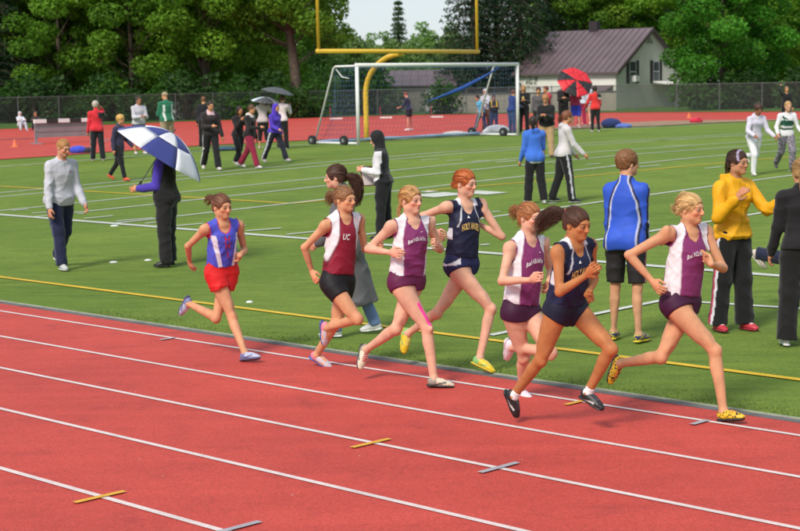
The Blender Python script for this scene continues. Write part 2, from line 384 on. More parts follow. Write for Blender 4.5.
def leaf_cloud(clumps, per, size, cols, seed, flat=.7, droop=0.0):
    """leaf-sized faces spread through clumps (centre, radii); returns mesh"""
    r = np.random.RandomState(seed); V = []; C = []
    for (c, rad) in clumps:
        n = int(per * (rad[0] * rad[1] * rad[2]) ** (2 / 3.) / .8) + 12
        d = r.normal(size=(n, 3)); d /= np.linalg.norm(d, axis=1)[:, None]; q = r.uniform(.45, 1.06, (n, 1)) ** .6
        p = np.array(c) + d * q * np.array(rad)
        nrm = d * .8 + r.normal(size=(n, 3)) * .7 + np.array([0, 0, .5]); nrm /= np.linalg.norm(nrm, axis=1)[:, None]
        a = np.cross(nrm, r.normal(size=(n, 3))); a /= np.linalg.norm(a, axis=1)[:, None]; b = np.cross(nrm, a); a[:, 2] -= droop; s = size * r.uniform(.6, 1.35, (n, 1)); w = s * r.uniform(.45, flat, (n, 1))
        V.append(np.stack([p - a * s, p + b * w - a * s * .1, p + a * s, p - b * w - a * s * .1], 1).reshape(-1, 3))
        base = np.array(cols[r.randint(len(cols))]) * r.uniform(.8, 1.2); cc = base[None] * r.uniform(.65, 1.4, (n, 1)); C.append(np.repeat(cc, 4, 0))
    V = np.concatenate(V); C = np.clip(np.concatenate(C), 0, 1); Q = np.arange(len(V)).reshape(-1, 4)
    return npmesh('crown', V, Q, C, smooth=False)
def limb_tube(mb, a, b, r0_, r1_, bend, rng, n=6):
    a = np.array(a, float); b = np.array(b, float); pts = []; off = rng.normal(size=3) * bend
    for i in range(n + 1): t = i / n; pts.append(a + (b - a) * t + off * math.sin(math.pi * t) + rng.normal(size=3) * bend * .15)
    mb.tube(pts, [r0_ + (r1_ - r0_) * i / n for i in range(n + 1)], 8); return pts
def make_deciduous(H, R, bottom, trunk_r, seed, cols, fork=0, lean=(0, 0), per=310, size=.14):
    rng = np.random.RandomState(seed); mb = MB(); clumps = []
    top = np.array([lean[0], lean[1], H * .62]); tp = limb_tube(mb, (0, 0, -.2), top, trunk_r, trunk_r * .45, .25, rng, 9)
    if fork: limb_tube(mb, tp[2], top + np.array([1.6, .3, 0]), trunk_r * .7, trunk_r * .3, .25, rng, 8); limb_tube(mb, tp[3], top + np.array([-1.7, -.3, .3]), trunk_r * .55, trunk_r * .25, .3, rng, 8)
    nb = int(26 * (R / 4) ** 1.5) + 12
    for i in range(nb):
        z = bottom + (H - bottom) * ((i + .5) / nb) ** .85; f = (z - bottom) / (H - bottom); ring = R * (math.sin(math.pi * min(1, .18 + .82 * f)) ** .6) * rng.uniform(.55, 1.05)
        an = i * 2.4 + rng.uniform(-.4, .4); base = np.array(tp[min(9, max(2, int(9 * z / (H * .62) * .75)))]) if z < H * .9 else top
        c = np.array([lean[0] * min(1, z / top[2]) + ring * math.cos(an), lean[1] + ring * math.sin(an), z])
        s = rng.uniform(.7, 1.25) * (R / 4) ** .5; clumps.append((c, (s * 1.25, s * 1.25, s * .8)))
        if rng.uniform() < .6: clumps.append((c * np.array([.55, .55, 1]) + rng.normal(size=3) * .4, (s, s, s * .7)))
        limb_tube(mb, base, c - np.array([0, 0, .2]), trunk_r * .22, .02, .18, rng, 4)
    return leaf_cloud(clumps, per, size, cols, seed + 50), pmesh('trunk', mb.v, mb.f, True)
def make_conifer(H, R, seed, cols, bottom=.6, dense=1.0):
    rng = np.random.RandomState(seed); mb = MB(); mb.tube([(0, 0, -.2), (0, 0, H * .5), (0, 0, H)], [.26, .16, .03], 8); clumps = []
    z = bottom
    while z < H - .2:
        f = 1 - (z - bottom) / (H - bottom); L = R * f ** .8 * rng.uniform(.8, 1.1) + .15; nb = max(5, int(9 * f + 4))
        for k in range(nb):
            an = 6.283 * k / nb + rng.uniform(-.3, .3)
            for t in (.35, .65, .95):
                c = (L * t * math.cos(an), L * t * math.sin(an), z - .28 * L * t * t + rng.uniform(-.1, .1)); s = .24 + .30 * (1.1 - t) * f; clumps.append((c, (s * 1.5, s * 1.5, s * .55)))
            mb.tube([(0, 0, z), (L * .5 * math.cos(an), L * .5 * math.sin(an), z - .07 * L), (L * .95 * math.cos(an), L * .95 * math.sin(an), z - .26 * L)], [.04, .03, .01], 4)
        z += rng.uniform(.42, .62)
    return leaf_cloud(clumps, 48 * dense, .125, cols, seed + 60, .35, .5), pmesh('trunk', mb.v, mb.f, True)
LG1 = [(.240, .420, .036), (.185, .365, .030), (.290, .470, .055)]; LG2 = [(.165, .330, .030), (.130, .280, .026), (.205, .380, .040)]; LG3 = [(.070, .250, .020), (.090, .300, .026), (.055, .200, .018)]
DKC = [(.034, .080, .032), (.024, .062, .028), (.046, .100, .038)]; PALE = [(.20, .33, .09), (.16, .29, .07), (.24, .37, .12)]
kinds = {'A': make_deciduous(14, 4.6, 1.6, .24, 1, LG1), 'B': make_deciduous(15, 4.4, 2.0, .22, 2, LG2), 'C': make_deciduous(13, 4.2, 1.2, .26, 3, LG3, size=.145, per=340),
         'F': make_deciduous(15, 4.2, 3.9, .26, 4, LG2, fork=1), 'L': make_deciduous(15, 4.0, 5.2, .40, 5, LG2, lean=(-1.0, .5)), 'P': make_deciduous(7.5, 2.8, .8, .12, 6, PALE, per=150, size=.17),
         'K': make_conifer(17, 3.5, 7, DKC), 'S': make_conifer(11, 1.5, 8, [(.07, .14, .05), (.05, .11, .04)])}
def tree(kind, px, Z, label, sc=1.0, rz=None, name='deciduous_tree', pale=False):
    p = far_pt(px, Z); r = empty(name, p, rng0.uniform(0, 6.28) if rz is None else rz); r.scale = (sc, sc, sc); tag(r, label, 'tree', 'trees behind the far fence')
    link('crown', kinds[kind][0], M['needle' if kind in 'KS' else 'leaf'], r); link('trunk', kinds[kind][1], M['bark_pale' if pale else 'bark'], r); return r
tree('K', -8, 112, 'dark conifer at the far left edge behind the fence', name='conifer_tree')
for a in (('A', 22, 118, 'light green broadleaf tree, leftmost of the row behind the fence'), ('B', 62, 113, 'bushy green tree above the people sitting by the fence'), ('A', 97, 118, 'yellow-green tree above the striped barrier'), ('B', 132, 112, 'green tree with thin dark trunk behind the man in the grey hood'),
          ('A', 168, 118, 'bright green tree above the blue and white umbrella')): tree(*a)
tree('F', 206, 112, 'forked tree with several dark stems behind the girls in black', rz=.3); tree('A', 240, 124, 'light green tree behind the forked trunk'); tree('B', 268, 126, 'green tree between the forked trunk and the leaning trunk')
tree('L', 299, 110, 'tree with one thick leaning grey trunk left of the soccer goal', rz=.2)
tree('B', 250, 142, 'tall green tree far back behind the two umbrellas', 1.1)
for a in (('P', 342, 165, 'low pale tree left of the sky gap', .95), ('P', 370, 172, 'low pale tree under the middle of the crossbar', .85), ('P', 428, 168, 'low pale tree right of the thin spruce', .95), ('P', 452, 160, 'low pale tree in front of the dark conifers', .9), ('P', 320, 150, 'pale tree behind the left upright', 1.0), ('P', 390, 160, 'low pale tree left of the thin spruce foot', .82), ('P', 412, 163, 'low pale tree right of the thin spruce foot', .80), ('P', 356, 158, 'low pale tree above the left half of the soccer goal', .85)): tree(*a)
tree('S', 400, 175, 'thin pointed spruce standing up against the sky', name='conifer_tree')
for px_, Z, sc, lb in ((474, 124, 1.0, 'dark conifer, left edge of the conifer stand by the right upright'), (497, 128, 1.1, 'tall dark conifer behind the right end of the crossbar'), (521, 124, 1.0, 'dark conifer just left of the house roof'), (548, 138, 1.1, 'dark conifer rising behind the left end of the house roof')): tree('K', px_, Z, lb, sc, name='conifer_tree')
for a in (('B', 585, 140, 'green tree behind the roof ridge, left of the chimney'), ('A', 620, 142, 'light green tree behind the chimney'), ('K', 652, 146, 'dark conifer behind the gable peak'), ('B', 684, 138, 'dark green tree behind the right slope of the roof')): tree(*a, name='conifer_tree' if a[0] == 'K' else 'deciduous_tree')
tree('C', 722, 111, 'big bright green maple right of the white house', .93, rz=1.0)
for a in (('B', 768, 124, 'green tree right of the maple'), ('A', 800, 122, 'yellow-green tree at the right edge of the picture'), ('B', 835, 116, 'green tree cut off by the right edge')): tree(*a)
for a in (('A', -45, 116, 'light green tree just outside the left edge'), ('B', -95, 114, 'green tree beyond the left edge, second outside the picture'), ('A', -150, 112, 'green tree beyond the left edge, third outside the picture'), ('B', -210, 110, 'green tree beyond the left edge, fourth outside the picture'), ('A', -280, 106, 'green tree beyond the left edge, fifth outside the picture'), ('B', -350, 100, 'green tree beyond the left edge, farthest outside the picture')): tree(*a)
# back row of the wood
for i, px_ in enumerate(list(range(-20, 320, 44)) + [560, 600, 700, 745, 790, 830]): tree('BAF'[i % 3], px_, 158 + 7 * (i % 3), 'tree in the back row of the wood, glimpsed above the ' + ('left edge', 'leftmost light tree', 'sitting people', 'striped barrier', 'man in grey hood', 'umbrella man', 'girls in black', 'two umbrellas', 'leaning trunk', 'roof left end', 'chimney', 'gable right slope', 'maple', 'right joggers', 'right edge')[i], 1.12)
# shrubs behind the fence
def make_shrub(seed, cols):
    r = np.random.RandomState(seed); cl = [((r.uniform(-1.3, 1.3), r.uniform(-.8, .8), r.uniform(.5, 2.1)), (r.uniform(.5, .8),) * 3) for _ in range(16)]
    mb = MB()
    for c, _ in cl: mb.tube([(c[0] * .2, c[1] * .2, -.1), (c[0] * .7, c[1] * .7, c[2] * .6), c], [.04, .03, .012], 5)
    return leaf_cloud(cl, 120, .13, cols, seed + 5), pmesh('stem', mb.v, mb.f, True)
shr = [make_shrub(31, [(.055, .14, .026), (.04, .105, .022)]), make_shrub(32, [(.08, .19, .03), (.055, .15, .024)]), make_shrub(33, [(.04, .095, .024), (.05, .12, .03)])]
def shrub(k, px_, Z, label, sc=1.0):
    r = empty('shrub', far_pt(px_, Z), rng0.uniform(0, 6)); r.scale = (sc * 1.15, sc * 1.15, sc); tag(r, label, 'shrub', 'shrubs behind the far fence'); link('foliage', shr[k][0], M['leaf'], r); link('stem', shr[k][1], M['bark'], r)
for i, px_ in enumerate(range(-12, 336, 25)): shrub(i % 3, px_, 106.5 + (i % 2) * 2.5, 'hedge shrub behind the left fence, behind the ' + ('far left corner post', 'pale hooded person', 'left end of the striped barrier', 'middle of the striped barrier', 'person in the red jacket', 'navy coat', 'man in the pale grey hood', 'man in green', 'white parked car', 'person all in black', 'girl in maroon trousers', 'two small umbrellas', 'leaning trunk', 'left stay of the goal')[i] + '', 1.05 + .2 * ((i * 7) % 3 - 1))
for i, px_ in enumerate(range(702, 830, 24)): shrub((i + 1) % 3, px_, 107 + (i % 2) * 3, 'dark shrub behind the fence right of the house, ' + ('first', 'second', 'third', 'fourth', 'fifth', 'sixth')[i] + ' from the house', 1.05)
for px_, lb in ((362, 'leafy shrub left of the low shed'), (376, 'leafy shrub touching the left end of the shed'), (440, 'leafy shrub against the shed wall, right of the door')): shrub(1, px_, 114 if px_ < 400 else 111, lb, 1.35 if px_ < 400 else .95)

# ------------------------------------------------------------------ house
def siding(name, c):
    m, nt, b = nmat(name); tc = nt.nodes.new('ShaderNodeTexCoord'); sp = nt.nodes.new('ShaderNodeSeparateXYZ'); nt.links.new(tc.outputs['Object'], sp.inputs[0])
    fr = nt.nodes.new('ShaderNodeMath'); fr.operation = 'MULTIPLY'; fr.inputs[1].default_value = 6.0; nt.links.new(sp.outputs[2], fr.inputs[0]); f2 = nt.nodes.new('ShaderNodeMath'); f2.operation = 'FRACT'; nt.links.new(fr.outputs[0], f2.inputs[0])
    n = noise_node(nt, 1.2, 4, .6, tc.outputs['Object']); r = ramp(nt, n.outputs[0], [(.3, tuple(x * .9 for x in c)), (.7, c)]); nt.links.new(r.outputs[0], b.inputs['Base Color']); b.inputs['Roughness'].default_value = .6; bump(nt, b, f2.outputs[0], .6, .03); return m
M['siding'] = siding('white_siding', (.84, .82, .75)); M['roof'] = simple('metal_roof', (.17, .125, .137), .45, .14, .6, .25); M['trim'] = simple('trim', (.10, .075, .075), .6, .15); M['beige'] = simple('beige_block', (.34, .31, .25), .85, .15, 1.5, 0, .3, 10)
M['glass'] = simple('window_glass', (.05, .06, .07), .12, .2, 2.0); M['shutter'] = simple('shutter', (.03, .022, .03), .6, .2)
AL = math.radians(36); C0 = far_pt(616, 117); ga = np.array([-math.cos(AL), math.sin(AL), 0]); gb = np.array([math.sin(AL), math.cos(AL), 0])
house = empty('house', C0); tag(house, 'white sided house with dark purple metal roof behind the fence', 'house')
hp_ = lambda a, b_, z: tuple(ga * a + gb * b_ + np.array([0, 0, z]))
EV, PK, LW, WG = 2.75, 5.75, 8.2, 10.4
m = MB(); m.prism([hp_(0, 0, -.1), hp_(0, WG, -.1), hp_(LW, WG, -.1), hp_(LW, 0, -.1)], [hp_(0, 0, EV), hp_(0, WG, EV), hp_(LW, WG, EV), hp_(LW, 0, EV)]); m.build('wall', M['siding'], house)
m = MB(); m.prism([hp_(0, 0, EV), hp_(0, WG, EV), hp_(0, WG / 2, PK)], [hp_(LW, 0, EV), hp_(LW, WG, EV), hp_(LW, WG / 2, PK)]); m.build('gable', M['siding'], house)
ov = .35; sl_ = (PK - EV) / (WG / 2); th_ = .14
def roof_side(sg):
    e0 = -ov if sg > 0 else WG + ov; ez = EV - ov * sl_; q = lambda a, b_, z: hp_(a, b_, z)
    lo_ = [q(-ov, e0, ez), q(LW + ov, e0, ez), q(LW + ov, WG / 2, PK), q(-ov, WG / 2, PK)]; hi_ = [tuple(np.array(p) + (0, 0, th_)) for p in lo_]
    mm = MB(); mm.prism(lo_, hi_); r = mm.build('roof', M['roof'], house)
    for k in range(18):
        a = -ov + .05 + (LW + 2 * ov - .1) * k / 17; s_ = MB(); A = np.array(q(a, e0, ez + th_)); B = np.array(q(a, WG / 2, PK + th_)); w = ga * .025
        s_.prism([tuple(A - w), tuple(A + w), tuple(B + w), tuple(B - w)], [tuple(A - w + (0, 0, .06)), tuple(A + w + (0, 0, .06)), tuple(B + w + (0, 0, .06)), tuple(B - w + (0, 0, .06))]); s_.build('seam', M['roof'], r)
    return r
rf = roof_side(1); roof_side(-1)
for e0, sg in ((-ov, 1), (WG + ov, -1)):
    A = np.array(hp_(-ov - .02, e0, EV - ov * sl_ - .12)); B = np.array(hp_(-ov - .02, WG / 2, PK - .12)); MB().prism([tuple(A), tuple(A + ga * .05), tuple(B + ga * .05), tuple(B)], [tuple(A + (0, 0, .27)), tuple(A + ga * .05 + (0, 0, .27)), tuple(B + ga * .05 + (0, 0, .27)), tuple(B + (0, 0, .27))]).build('rake_board', M['trim'], house)
A = np.array(hp_(-ov, -ov - .03, EV - ov * sl_ - .02)); B = np.array(hp_(LW + ov, -ov - .03, EV - ov * sl_ - .02)); MB().prism([tuple(A), tuple(B), tuple(B + gb * .04), tuple(A + gb * .04)], [tuple(p + np.array((0, 0, .16))) for p in (A, B, B + gb * .04, A + gb * .04)]).build('gutter', M['trim'], house)
c = np.array(hp_(4.6, WG / 2, PK + .3)); MB().box(c, (.7, .55, 1.0), -AL).build('chimney', M['shutter'], rf)
def gwin(b_, z, w=.85, h=1.45, ac=False):
    n = -ga; u = gb; mk = lambda o, ww, zz0, zz1, d0, d1: MB().prism([tuple(np.array(hp_(0, 0, 0)) - ga * d0 + u * (b_ + o - ww / 2) + (0, 0, zz0)), tuple(-ga * d0 + u * (b_ + o + ww / 2) + np.array((0, 0, zz0))), tuple(-ga * d1 + u * (b_ + o + ww / 2) + np.array((0, 0, zz0))), tuple(-ga * d1 + u * (b_ + o - ww / 2) + np.array((0, 0, zz0)))],
        [tuple(-ga * d0 + u * (b_ + o - ww / 2) + np.array((0, 0, zz1))), tuple(-ga * d0 + u * (b_ + o + ww / 2) + np.array((0, 0, zz1))), tuple(-ga * d1 + u * (b_ + o + ww / 2) + np.array((0, 0, zz1))), tuple(-ga * d1 + u * (b_ + o - ww / 2) + np.array((0, 0, zz1)))])
    f = mk(0, w + .2, z - .1, z + h + .1, -.02, .05).build('window', M['white_paint'], house); mk(0, w, z, z + h * .48, -.01, .06).build('pane', M['glass'], f); mk(0, w, z + h * .53, z + h, -.01, .06).build('pane', M['glass'], f)
    for o in (-1, 1): mk(o * (w / 2 + .1 + .2), .36, z - .1, z + h + .1, -.02, .07).build('shutter', M['shutter'], house)
    if ac: mk(0, .62, z + .02, z + .45, .05, .45).build('air_conditioner', M['white_paint'], house)
gwin(2.5, 1.95, ac=True); gwin(6.2, 1.95)
MB().prism([tuple(gb * (WG / 2 - .55) + np.array((0, 0, PK - 1.0)) + ga * -.02), tuple(gb * (WG / 2 + .55) + np.array((0, 0, PK - 1.0)) + ga * -.02), tuple(gb * (WG / 2) + np.array((0, 0, PK - .55)) + ga * -.02)], [tuple(gb * (WG / 2 - .55) + np.array((0, 0, PK - 1.0)) + ga * -.06), tuple(gb * (WG / 2 + .55) + np.array((0, 0, PK - 1.0)) + ga * -.06), tuple(gb * (WG / 2) + np.array((0, 0, PK - .55)) + ga * -.06)]).build('attic_vent', M['beige'], house)
A = [hp_(.2, -.02, 1.75), hp_(4.2, -.02, 1.75), hp_(4.2, -1.6, 1.25), hp_(.2, -1.6, 1.25)]; MB().prism([tuple(np.array(p) - (0, 0, .12)) for p in A], A).build('porch_roof', M['roof'], house)
for a in (.3, 4.1): MB().box(np.array(hp_(a, -1.5, .55)), (.1, .1, 1.2), -AL).build('porch_post', M['trim'], house)
# open carport on the right end of the house
A = [hp_(-.02, 5.6, 2.0), hp_(-.02, 9.4, 2.0), hp_(-3.0, 9.4, 1.75), hp_(-3.0, 5.6, 1.75)]; MB().prism([tuple(np.array(p) - (0, 0, .16)) for p in A], A).build('carport_roof', M['white_paint'], house)
for b_ in (5.8, 9.2): MB().box(np.array(hp_(-2.9, b_, .75)), (.12, .12, 1.7), -AL).build('carport_post', M['trim'], house)
# low shed and block wall
sh = empty('shed', far_pt(418, 122)); tag(sh, 'low beige shed with purplish metal roof seen through the goal', 'shed'); MB().box((0, 1.6, 1.0), (5.0, 3.2, 2.2)).build('wall', M['beige'], sh)
q = [(-2.7, -.35, 2.0), (2.9, -.35, 2.0), (2.5, 2.6, 3.15), (-2.5, 2.6, 3.15)]; r = MB().prism([(x, y, z - .1) for x, y, z in q], q).build('roof', M['roof'], sh)
for k in range(9): x = -2.5 + .64 * k; MB().prism([(x, -.34, 2.0), (x + .05, -.34, 2.0), (x * .92 + .05, 2.58, 3.14), (x * .92, 2.58, 3.14)], [(x, -.34, 2.06), (x + .05, -.34, 2.06), (x * .92 + .05, 2.58, 3.2), (x * .92, 2.58, 3.2)]).build('seam', M['roof'], r)
d_ = MB().box((1.0, -.03, .85), (.8, .06, 1.75)).build('door', M['white_paint'], sh); MB().box((1.28, -.08, .85), (.06, .06, .14)).build('handle', M['dark_metal'], d_)
a = far_pt(450, 113); b = far_pt(642, 112); v_ = (b - a); L_ = np.linalg.norm(v_); wl_ = empty('block_wall', a, math.atan2(v_[1], v_[0])); tag(wl_, 'low beige block wall behind the fence, between shed and house', 'wall')
for k in range(int(L_ / 1.9)): MB().box((k * 1.9 + .94, 0, .62), (1.88, .2, 1.34)).build('panel', M['beige'], wl_)
MB().box((L_ / 2, 0, 1.33), (L_, .3, .08)).build('coping', M['kerb'], wl_)
# parked car beyond the left fence
cp = far_pt(200, 108); car = empty('parked_car', cp, math.radians(4)); tag(car, 'white car parked behind the left fence, half hidden by shrubs', 'car')
m = MB(); sec = [(-2.1, .45, .80), (-2.0, .35, .95), (-1.2, .32, 1.02), (1.0, .32, 1.0), (1.95, .35, .85), (2.1, .45, .72)]
for y0, y1 in ((-.85, .85),):
    pts_t = [(x, zt) for x, zb, zt in sec]; pts_b = [(x, zb) for x, zb, zt in sec][::-1]; ol = pts_b + pts_t; m.prism([(x, y0, z) for x, z in ol], [(x, y1, z) for x, z in ol])
m.build('body', M['white_paint'], car); m = MB(); ol = [(-1.75, 1.0), (1.0, 1.0), (.35, 1.47), (-1.25, 1.47)]; m.prism([(x, -.72 if z > 1.2 else -.82, z) for x, z in ol], [(x, .72 if z > 1.2 else .82, z) for x, z in ol]); m.build('cabin', M['white_paint'], car)
for x0, x1 in ((-1.25, -.35), (-.25, .5)): MB().prism([(x0, -.83, 1.05), (x1 + .12, -.83, 1.05), (x1 - .05, -.75, 1.40), (x0 + .08, -.75, 1.40)], [(x0, -.80, 1.05), (x1 + .12, -.80, 1.05), (x1 - .05, -.72, 1.40), (x0 + .08, -.72, 1.40)]).build('window', M['glass'], car)
for x in (-1.3, 1.3):
    for y in (-.8, .8): wv = MB().tube([(x, y - .1, .32), (x, y + .1, .32)], .32, 16).build('wheel', M['black_rubber'], car); MB().tube([(x, y - .105, .32), (x, y + .105, .32)], .18, 12).build('rim', M['grey_metal'], wv)
for y in (-.6, .6): MB().box((2.08, y, .66), (.08, .3, .13)).build('headlight', M['glass'], car)

# ------------------------------------------------------------------ chain-link fence
def chain_mat():
    m, nt, b = nmat('chain_link'); out = nt.nodes['Material Output']; tc = nt.nodes.new('ShaderNodeTexCoord')
    mp = nt.nodes.new('ShaderNodeMapping'); mp.inputs['Rotation'].default_value = (0, math.radians(45), 0); nt.links.new(tc.outputs['Object'], mp.inputs[0]); sp = nt.nodes.new('ShaderNodeSeparateXYZ'); nt.links.new(mp.outputs[0], sp.inputs[0]); fa = []
    for i in (0, 2):
        a = nt.nodes.new('ShaderNodeMath'); a.operation = 'MULTIPLY'; a.inputs[1].default_value = 18.0; nt.links.new(sp.outputs[i], a.inputs[0]); f = nt.nodes.new('ShaderNodeMath'); f.operation = 'FRACT'; nt.links.new(a.outputs[0], f.inputs[0]); l = nt.nodes.new('ShaderNodeMath'); l.operation = 'LESS_THAN'; l.inputs[1].default_value = .16; nt.links.new(f.outputs[0], l.inputs[0]); fa.append(l)
    mx = nt.nodes.new('ShaderNodeMath'); mx.operation = 'MAXIMUM'; nt.links.new(fa[0].outputs[0], mx.inputs[0]); nt.links.new(fa[1].outputs[0], mx.inputs[1])
    b.inputs['Base Color'].default_value = (.06, .07, .07, 1); b.inputs['Roughness'].default_value = .6; tr = nt.nodes.new('ShaderNodeBsdfTransparent'); ms = nt.nodes.new('ShaderNodeMixShader')
    nt.links.new(mx.outputs[0], ms.inputs[0]); nt.links.new(tr.outputs[0], ms.inputs[1]); nt.links.new(b.outputs[0], ms.inputs[2]); nt.links.new(ms.outputs[0], out.inputs[0]); return m
M['chain'] = chain_mat()
path = [gpt(x, y)[:2] for x, y in ((-420, 145.3), (-240, 138.3), (-120, 133.3), (-60, 130.8), (0, 128.9), (120, 124), (240, 119.6), (360, 116.2), (480, 113.9), (600, 112.6), (720, 112.0), (860, 111.6))]
seg = [0]; 
for a, b in zip(path[:-1], path[1:]): seg.append(seg[-1] + np.linalg.norm(b - a))
def on_path(s): return np.array([np.interp(s, seg, [p[i] for p in path]) for i in (0, 1)])
fo = on_path(0); fence = empty('chain_link_fence', (fo[0], fo[1], gz(*fo))); tag(fence, 'dark chain-link fence with thin posts along the far side of the track', 'fence'); FH = 1.75
npost = int(seg[-1] / 3.0); FL = np.array(fence.location)
for i in range(npost):
    p = on_path(i * 3.0); q = on_path((i + 1) * 3.0); zp = gz(*p); d = q - p; an = math.atan2(d[1], d[0]); L = np.linalg.norm(d)
    MB().tube([(p[0] - FL[0], p[1] - FL[1], zp - FL[2] - .1), (p[0] - FL[0], p[1] - FL[1], zp - FL[2] + FH + .06)], .032, 6).build('post', M['fence_metal'], fence)
    MB().tube([(p[0] - FL[0], p[1] - FL[1], zp - FL[2] + FH), (q[0] - FL[0], q[1] - FL[1], gz(*q) - FL[2] + FH)], .024, 5).build('top_rail', M['fence_metal'], fence)
    o = MB().quad((0, 0, .03), (L, 0, .03), (L, 0, FH), (0, 0, FH)).build('mesh_panel', M['chain'], fence); o.location = (p[0] - FL[0], p[1] - FL[1], zp - FL[2]); o.rotation_euler = (0, 0, an)

# ================================================================== PEOPLE: bodies grown as one smooth surface
V3 = lambda *a: np.array(a, float)
def unit(v): v = np.asarray(v, float); return v / (np.linalg.norm(v) + 1e-9)
class Vol:
    """signed distance grid; shapes are blended in, the zero surface is meshed"""
    def __init__(s, lo, hi, h):
        s.h = h; s.lo = np.array(lo, float) - 3 * h
        s.n = np.ceil((np.array(hi) - s.lo) / h).astype(int) + 4
        s.F = np.full(s.n, 1.0, np.float32)
        s.ax = [(s.lo[i] + h * np.arange(s.n[i])).astype(np.float32) for i in range(3)]
    def sub(s, lo, hi):
        sl = []
        for i in range(3):
            a = int(max(0, math.floor((lo[i] - s.lo[i]) / s.h))); b = int(min(s.n[i], math.ceil((hi[i] - s.lo[i]) / s.h) + 1))
            if b <= a: return None
            sl.append(slice(a, b))
        return tuple(sl)
    def grid(s, sl): return s.ax[0][sl[0]][:, None, None], s.ax[1][sl[1]][None, :, None], s.ax[2][sl[2]][None, None, :]
    def put(s, sl, d, k, op):
        A = s.F[sl]
        if op == 'add':
            if k > 0:
                hh = np.maximum(k - np.abs(A - d), 0) / k; s.F[sl] = np.minimum(A, d) - hh * hh * (k / 4)
            else: s.F[sl] = np.minimum(A, d)
        else:
            d = -d
            if k > 0:
                hh = np.maximum(k - np.abs(A - d), 0) / k; s.F[sl] = np.maximum(A, d) + hh * hh * (k / 4)
            else: s.F[sl] = np.maximum(A, d)
    def limb(s, a, b, prof, k=0.02, op='add', inf=0.0, ext=None, flat=None):
        a = np.asarray(a, float); b = np.asarray(b, float); ts, rs = zip(*prof); R = max(rs) + inf + k + 2 * s.h
        sl = s.sub(np.minimum(a, b) - R, np.maximum(a, b) + R)
        if sl is None: return
        x, y, z = s.grid(sl); v = b - a; L2 = v @ v + 1e-12
        t = ((x - a[0]) * v[0] + (y - a[1]) * v[1] + (z - a[2]) * v[2]) / L2
        t = np.clip(t, 0, 1).astype(np.float32)
        dx = x - a[0] - t * v[0]; dy = y - a[1] - t * v[1]; dz = z - a[2] - t * v[2]
        q = dx * dx + dy * dy + dz * dz
        if flat is not None:   # (direction, factor): squash across a direction
            w, fct = flat; e = dx * w[0] + dy * w[1] + dz * w[2]; q = q + e * e * (fct * fct - 1)
        r = np.interp(t.ravel(), ts, rs).reshape(t.shape).astype(np.float32) + inf
        s.put(sl, np.sqrt(q) - r, k, op)
    def ell(s, c, R, rad, k=0.02, op='add', inf=0.0):
        c = np.asarray(c, float); rad = np.asarray(rad, float) + inf; m = max(rad) + k + 2 * s.h
        sl = s.sub(c - m, c + m)
        if sl is None: return
        x, y, z = s.grid(sl); x = x - c[0]; y = y - c[1]; z = z - c[2]
        q0 = q1 = 0
        for i in range(3):
            e = x * R[i][0] + y * R[i][1] + z * R[i][2]
            q0 = q0 + (e / rad[i]) ** 2; q1 = q1 + (e / rad[i] ** 2) ** 2
        k0 = np.sqrt(q0); s.put(sl, k0 * (k0 - 1) / (np.sqrt(q1) + 1e-6), k, op)
    def torso(s, T, prof, k=0.03, inf=0.0, lo=-9, hi=9):
        m = 0.42
        a, b = T['P0'], T['P1']
        sl = s.sub(np.minimum(a, b) - m, np.maximum(a, b) + m)
        if sl is None: return
        x, y, z = s.grid(sl)
        d = torso_d(T, prof, x, y, z, inf)[0]
        s.put(sl, d, k, 'add')
    def cutplane(s, p, n, k=0.0):
        """remove what lies on the side n points to"""
        x, y, z = s.grid((slice(None),) * 3)
        d = (x - p[0]) * n[0] + (y - p[1]) * n[1] + (z - p[2]) * n[2]
        s.F = np.maximum(s.F, d.astype(np.float32))
    def folds(s, amp, freq, seed):
        """soft creases: narrow ridges along wandering lines, strong in some places and weak in others"""
        rng = np.random.RandomState(seed); m = np.abs(s.F) < 0.05
        idx = np.nonzero(m); P = [s.ax[i][idx[i]] for i in range(3)]; e = 0
        for q in range(5):
            w = rng.normal(size=3); w /= np.linalg.norm(w); w[2] *= 1.2; f = freq * rng.uniform(0.5, 1.5)
            g = rng.normal(size=3) * freq * 0.35; g2 = rng.normal(size=3) * freq * .25
            ph = f * (P[0] * w[0] + P[1] * w[1] + P[2] * w[2]) + 1.6 * np.sin(P[0] * g[0] + P[1] * g[1] + P[2] * g[2] + q)
            mask = .5 + .5 * np.sin(P[0] * g2[0] + P[1] * g2[1] + P[2] * g2[2] + rng.uniform(0, 6.28))
            e = e + mask * ((1 - np.abs(np.sin(ph * .5))) ** 2 - .33)
        s.F[idx] -= (amp * 1.1 * e).astype(np.float32)
    def mesh(s):
        F = s.F
        for ax_ in range(3):
            for k_ in (0, -1): sl_ = [slice(None)] * 3; sl_[ax_] = k_; F[tuple(sl_)] = np.maximum(F[tuple(sl_)], .01)
        I = F < 0; n = I.shape
        c = np.zeros((n[0] - 1, n[1] - 1, n[2] - 1), np.uint8)
        for i in (0, 1):
            for j in (0, 1):
                for k in (0, 1): c += I[i:n[0] - 1 + i, j:n[1] - 1 + j, k:n[2] - 1 + k]
        ci = np.nonzero((c > 0) & (c < 8)); N = len(ci[0])
        if N == 0: return np.zeros((0, 3)), np.zeros((0, 4), int)
        corner = [(i, j, k) for i in (0, 1) for j in (0, 1) for k in (0, 1)]
        val = {o: F[ci[0] + o[0], ci[1] + o[1], ci[2] + o[2]] for o in corner}
        acc = np.zeros((N, 3)); cnt = np.zeros(N)
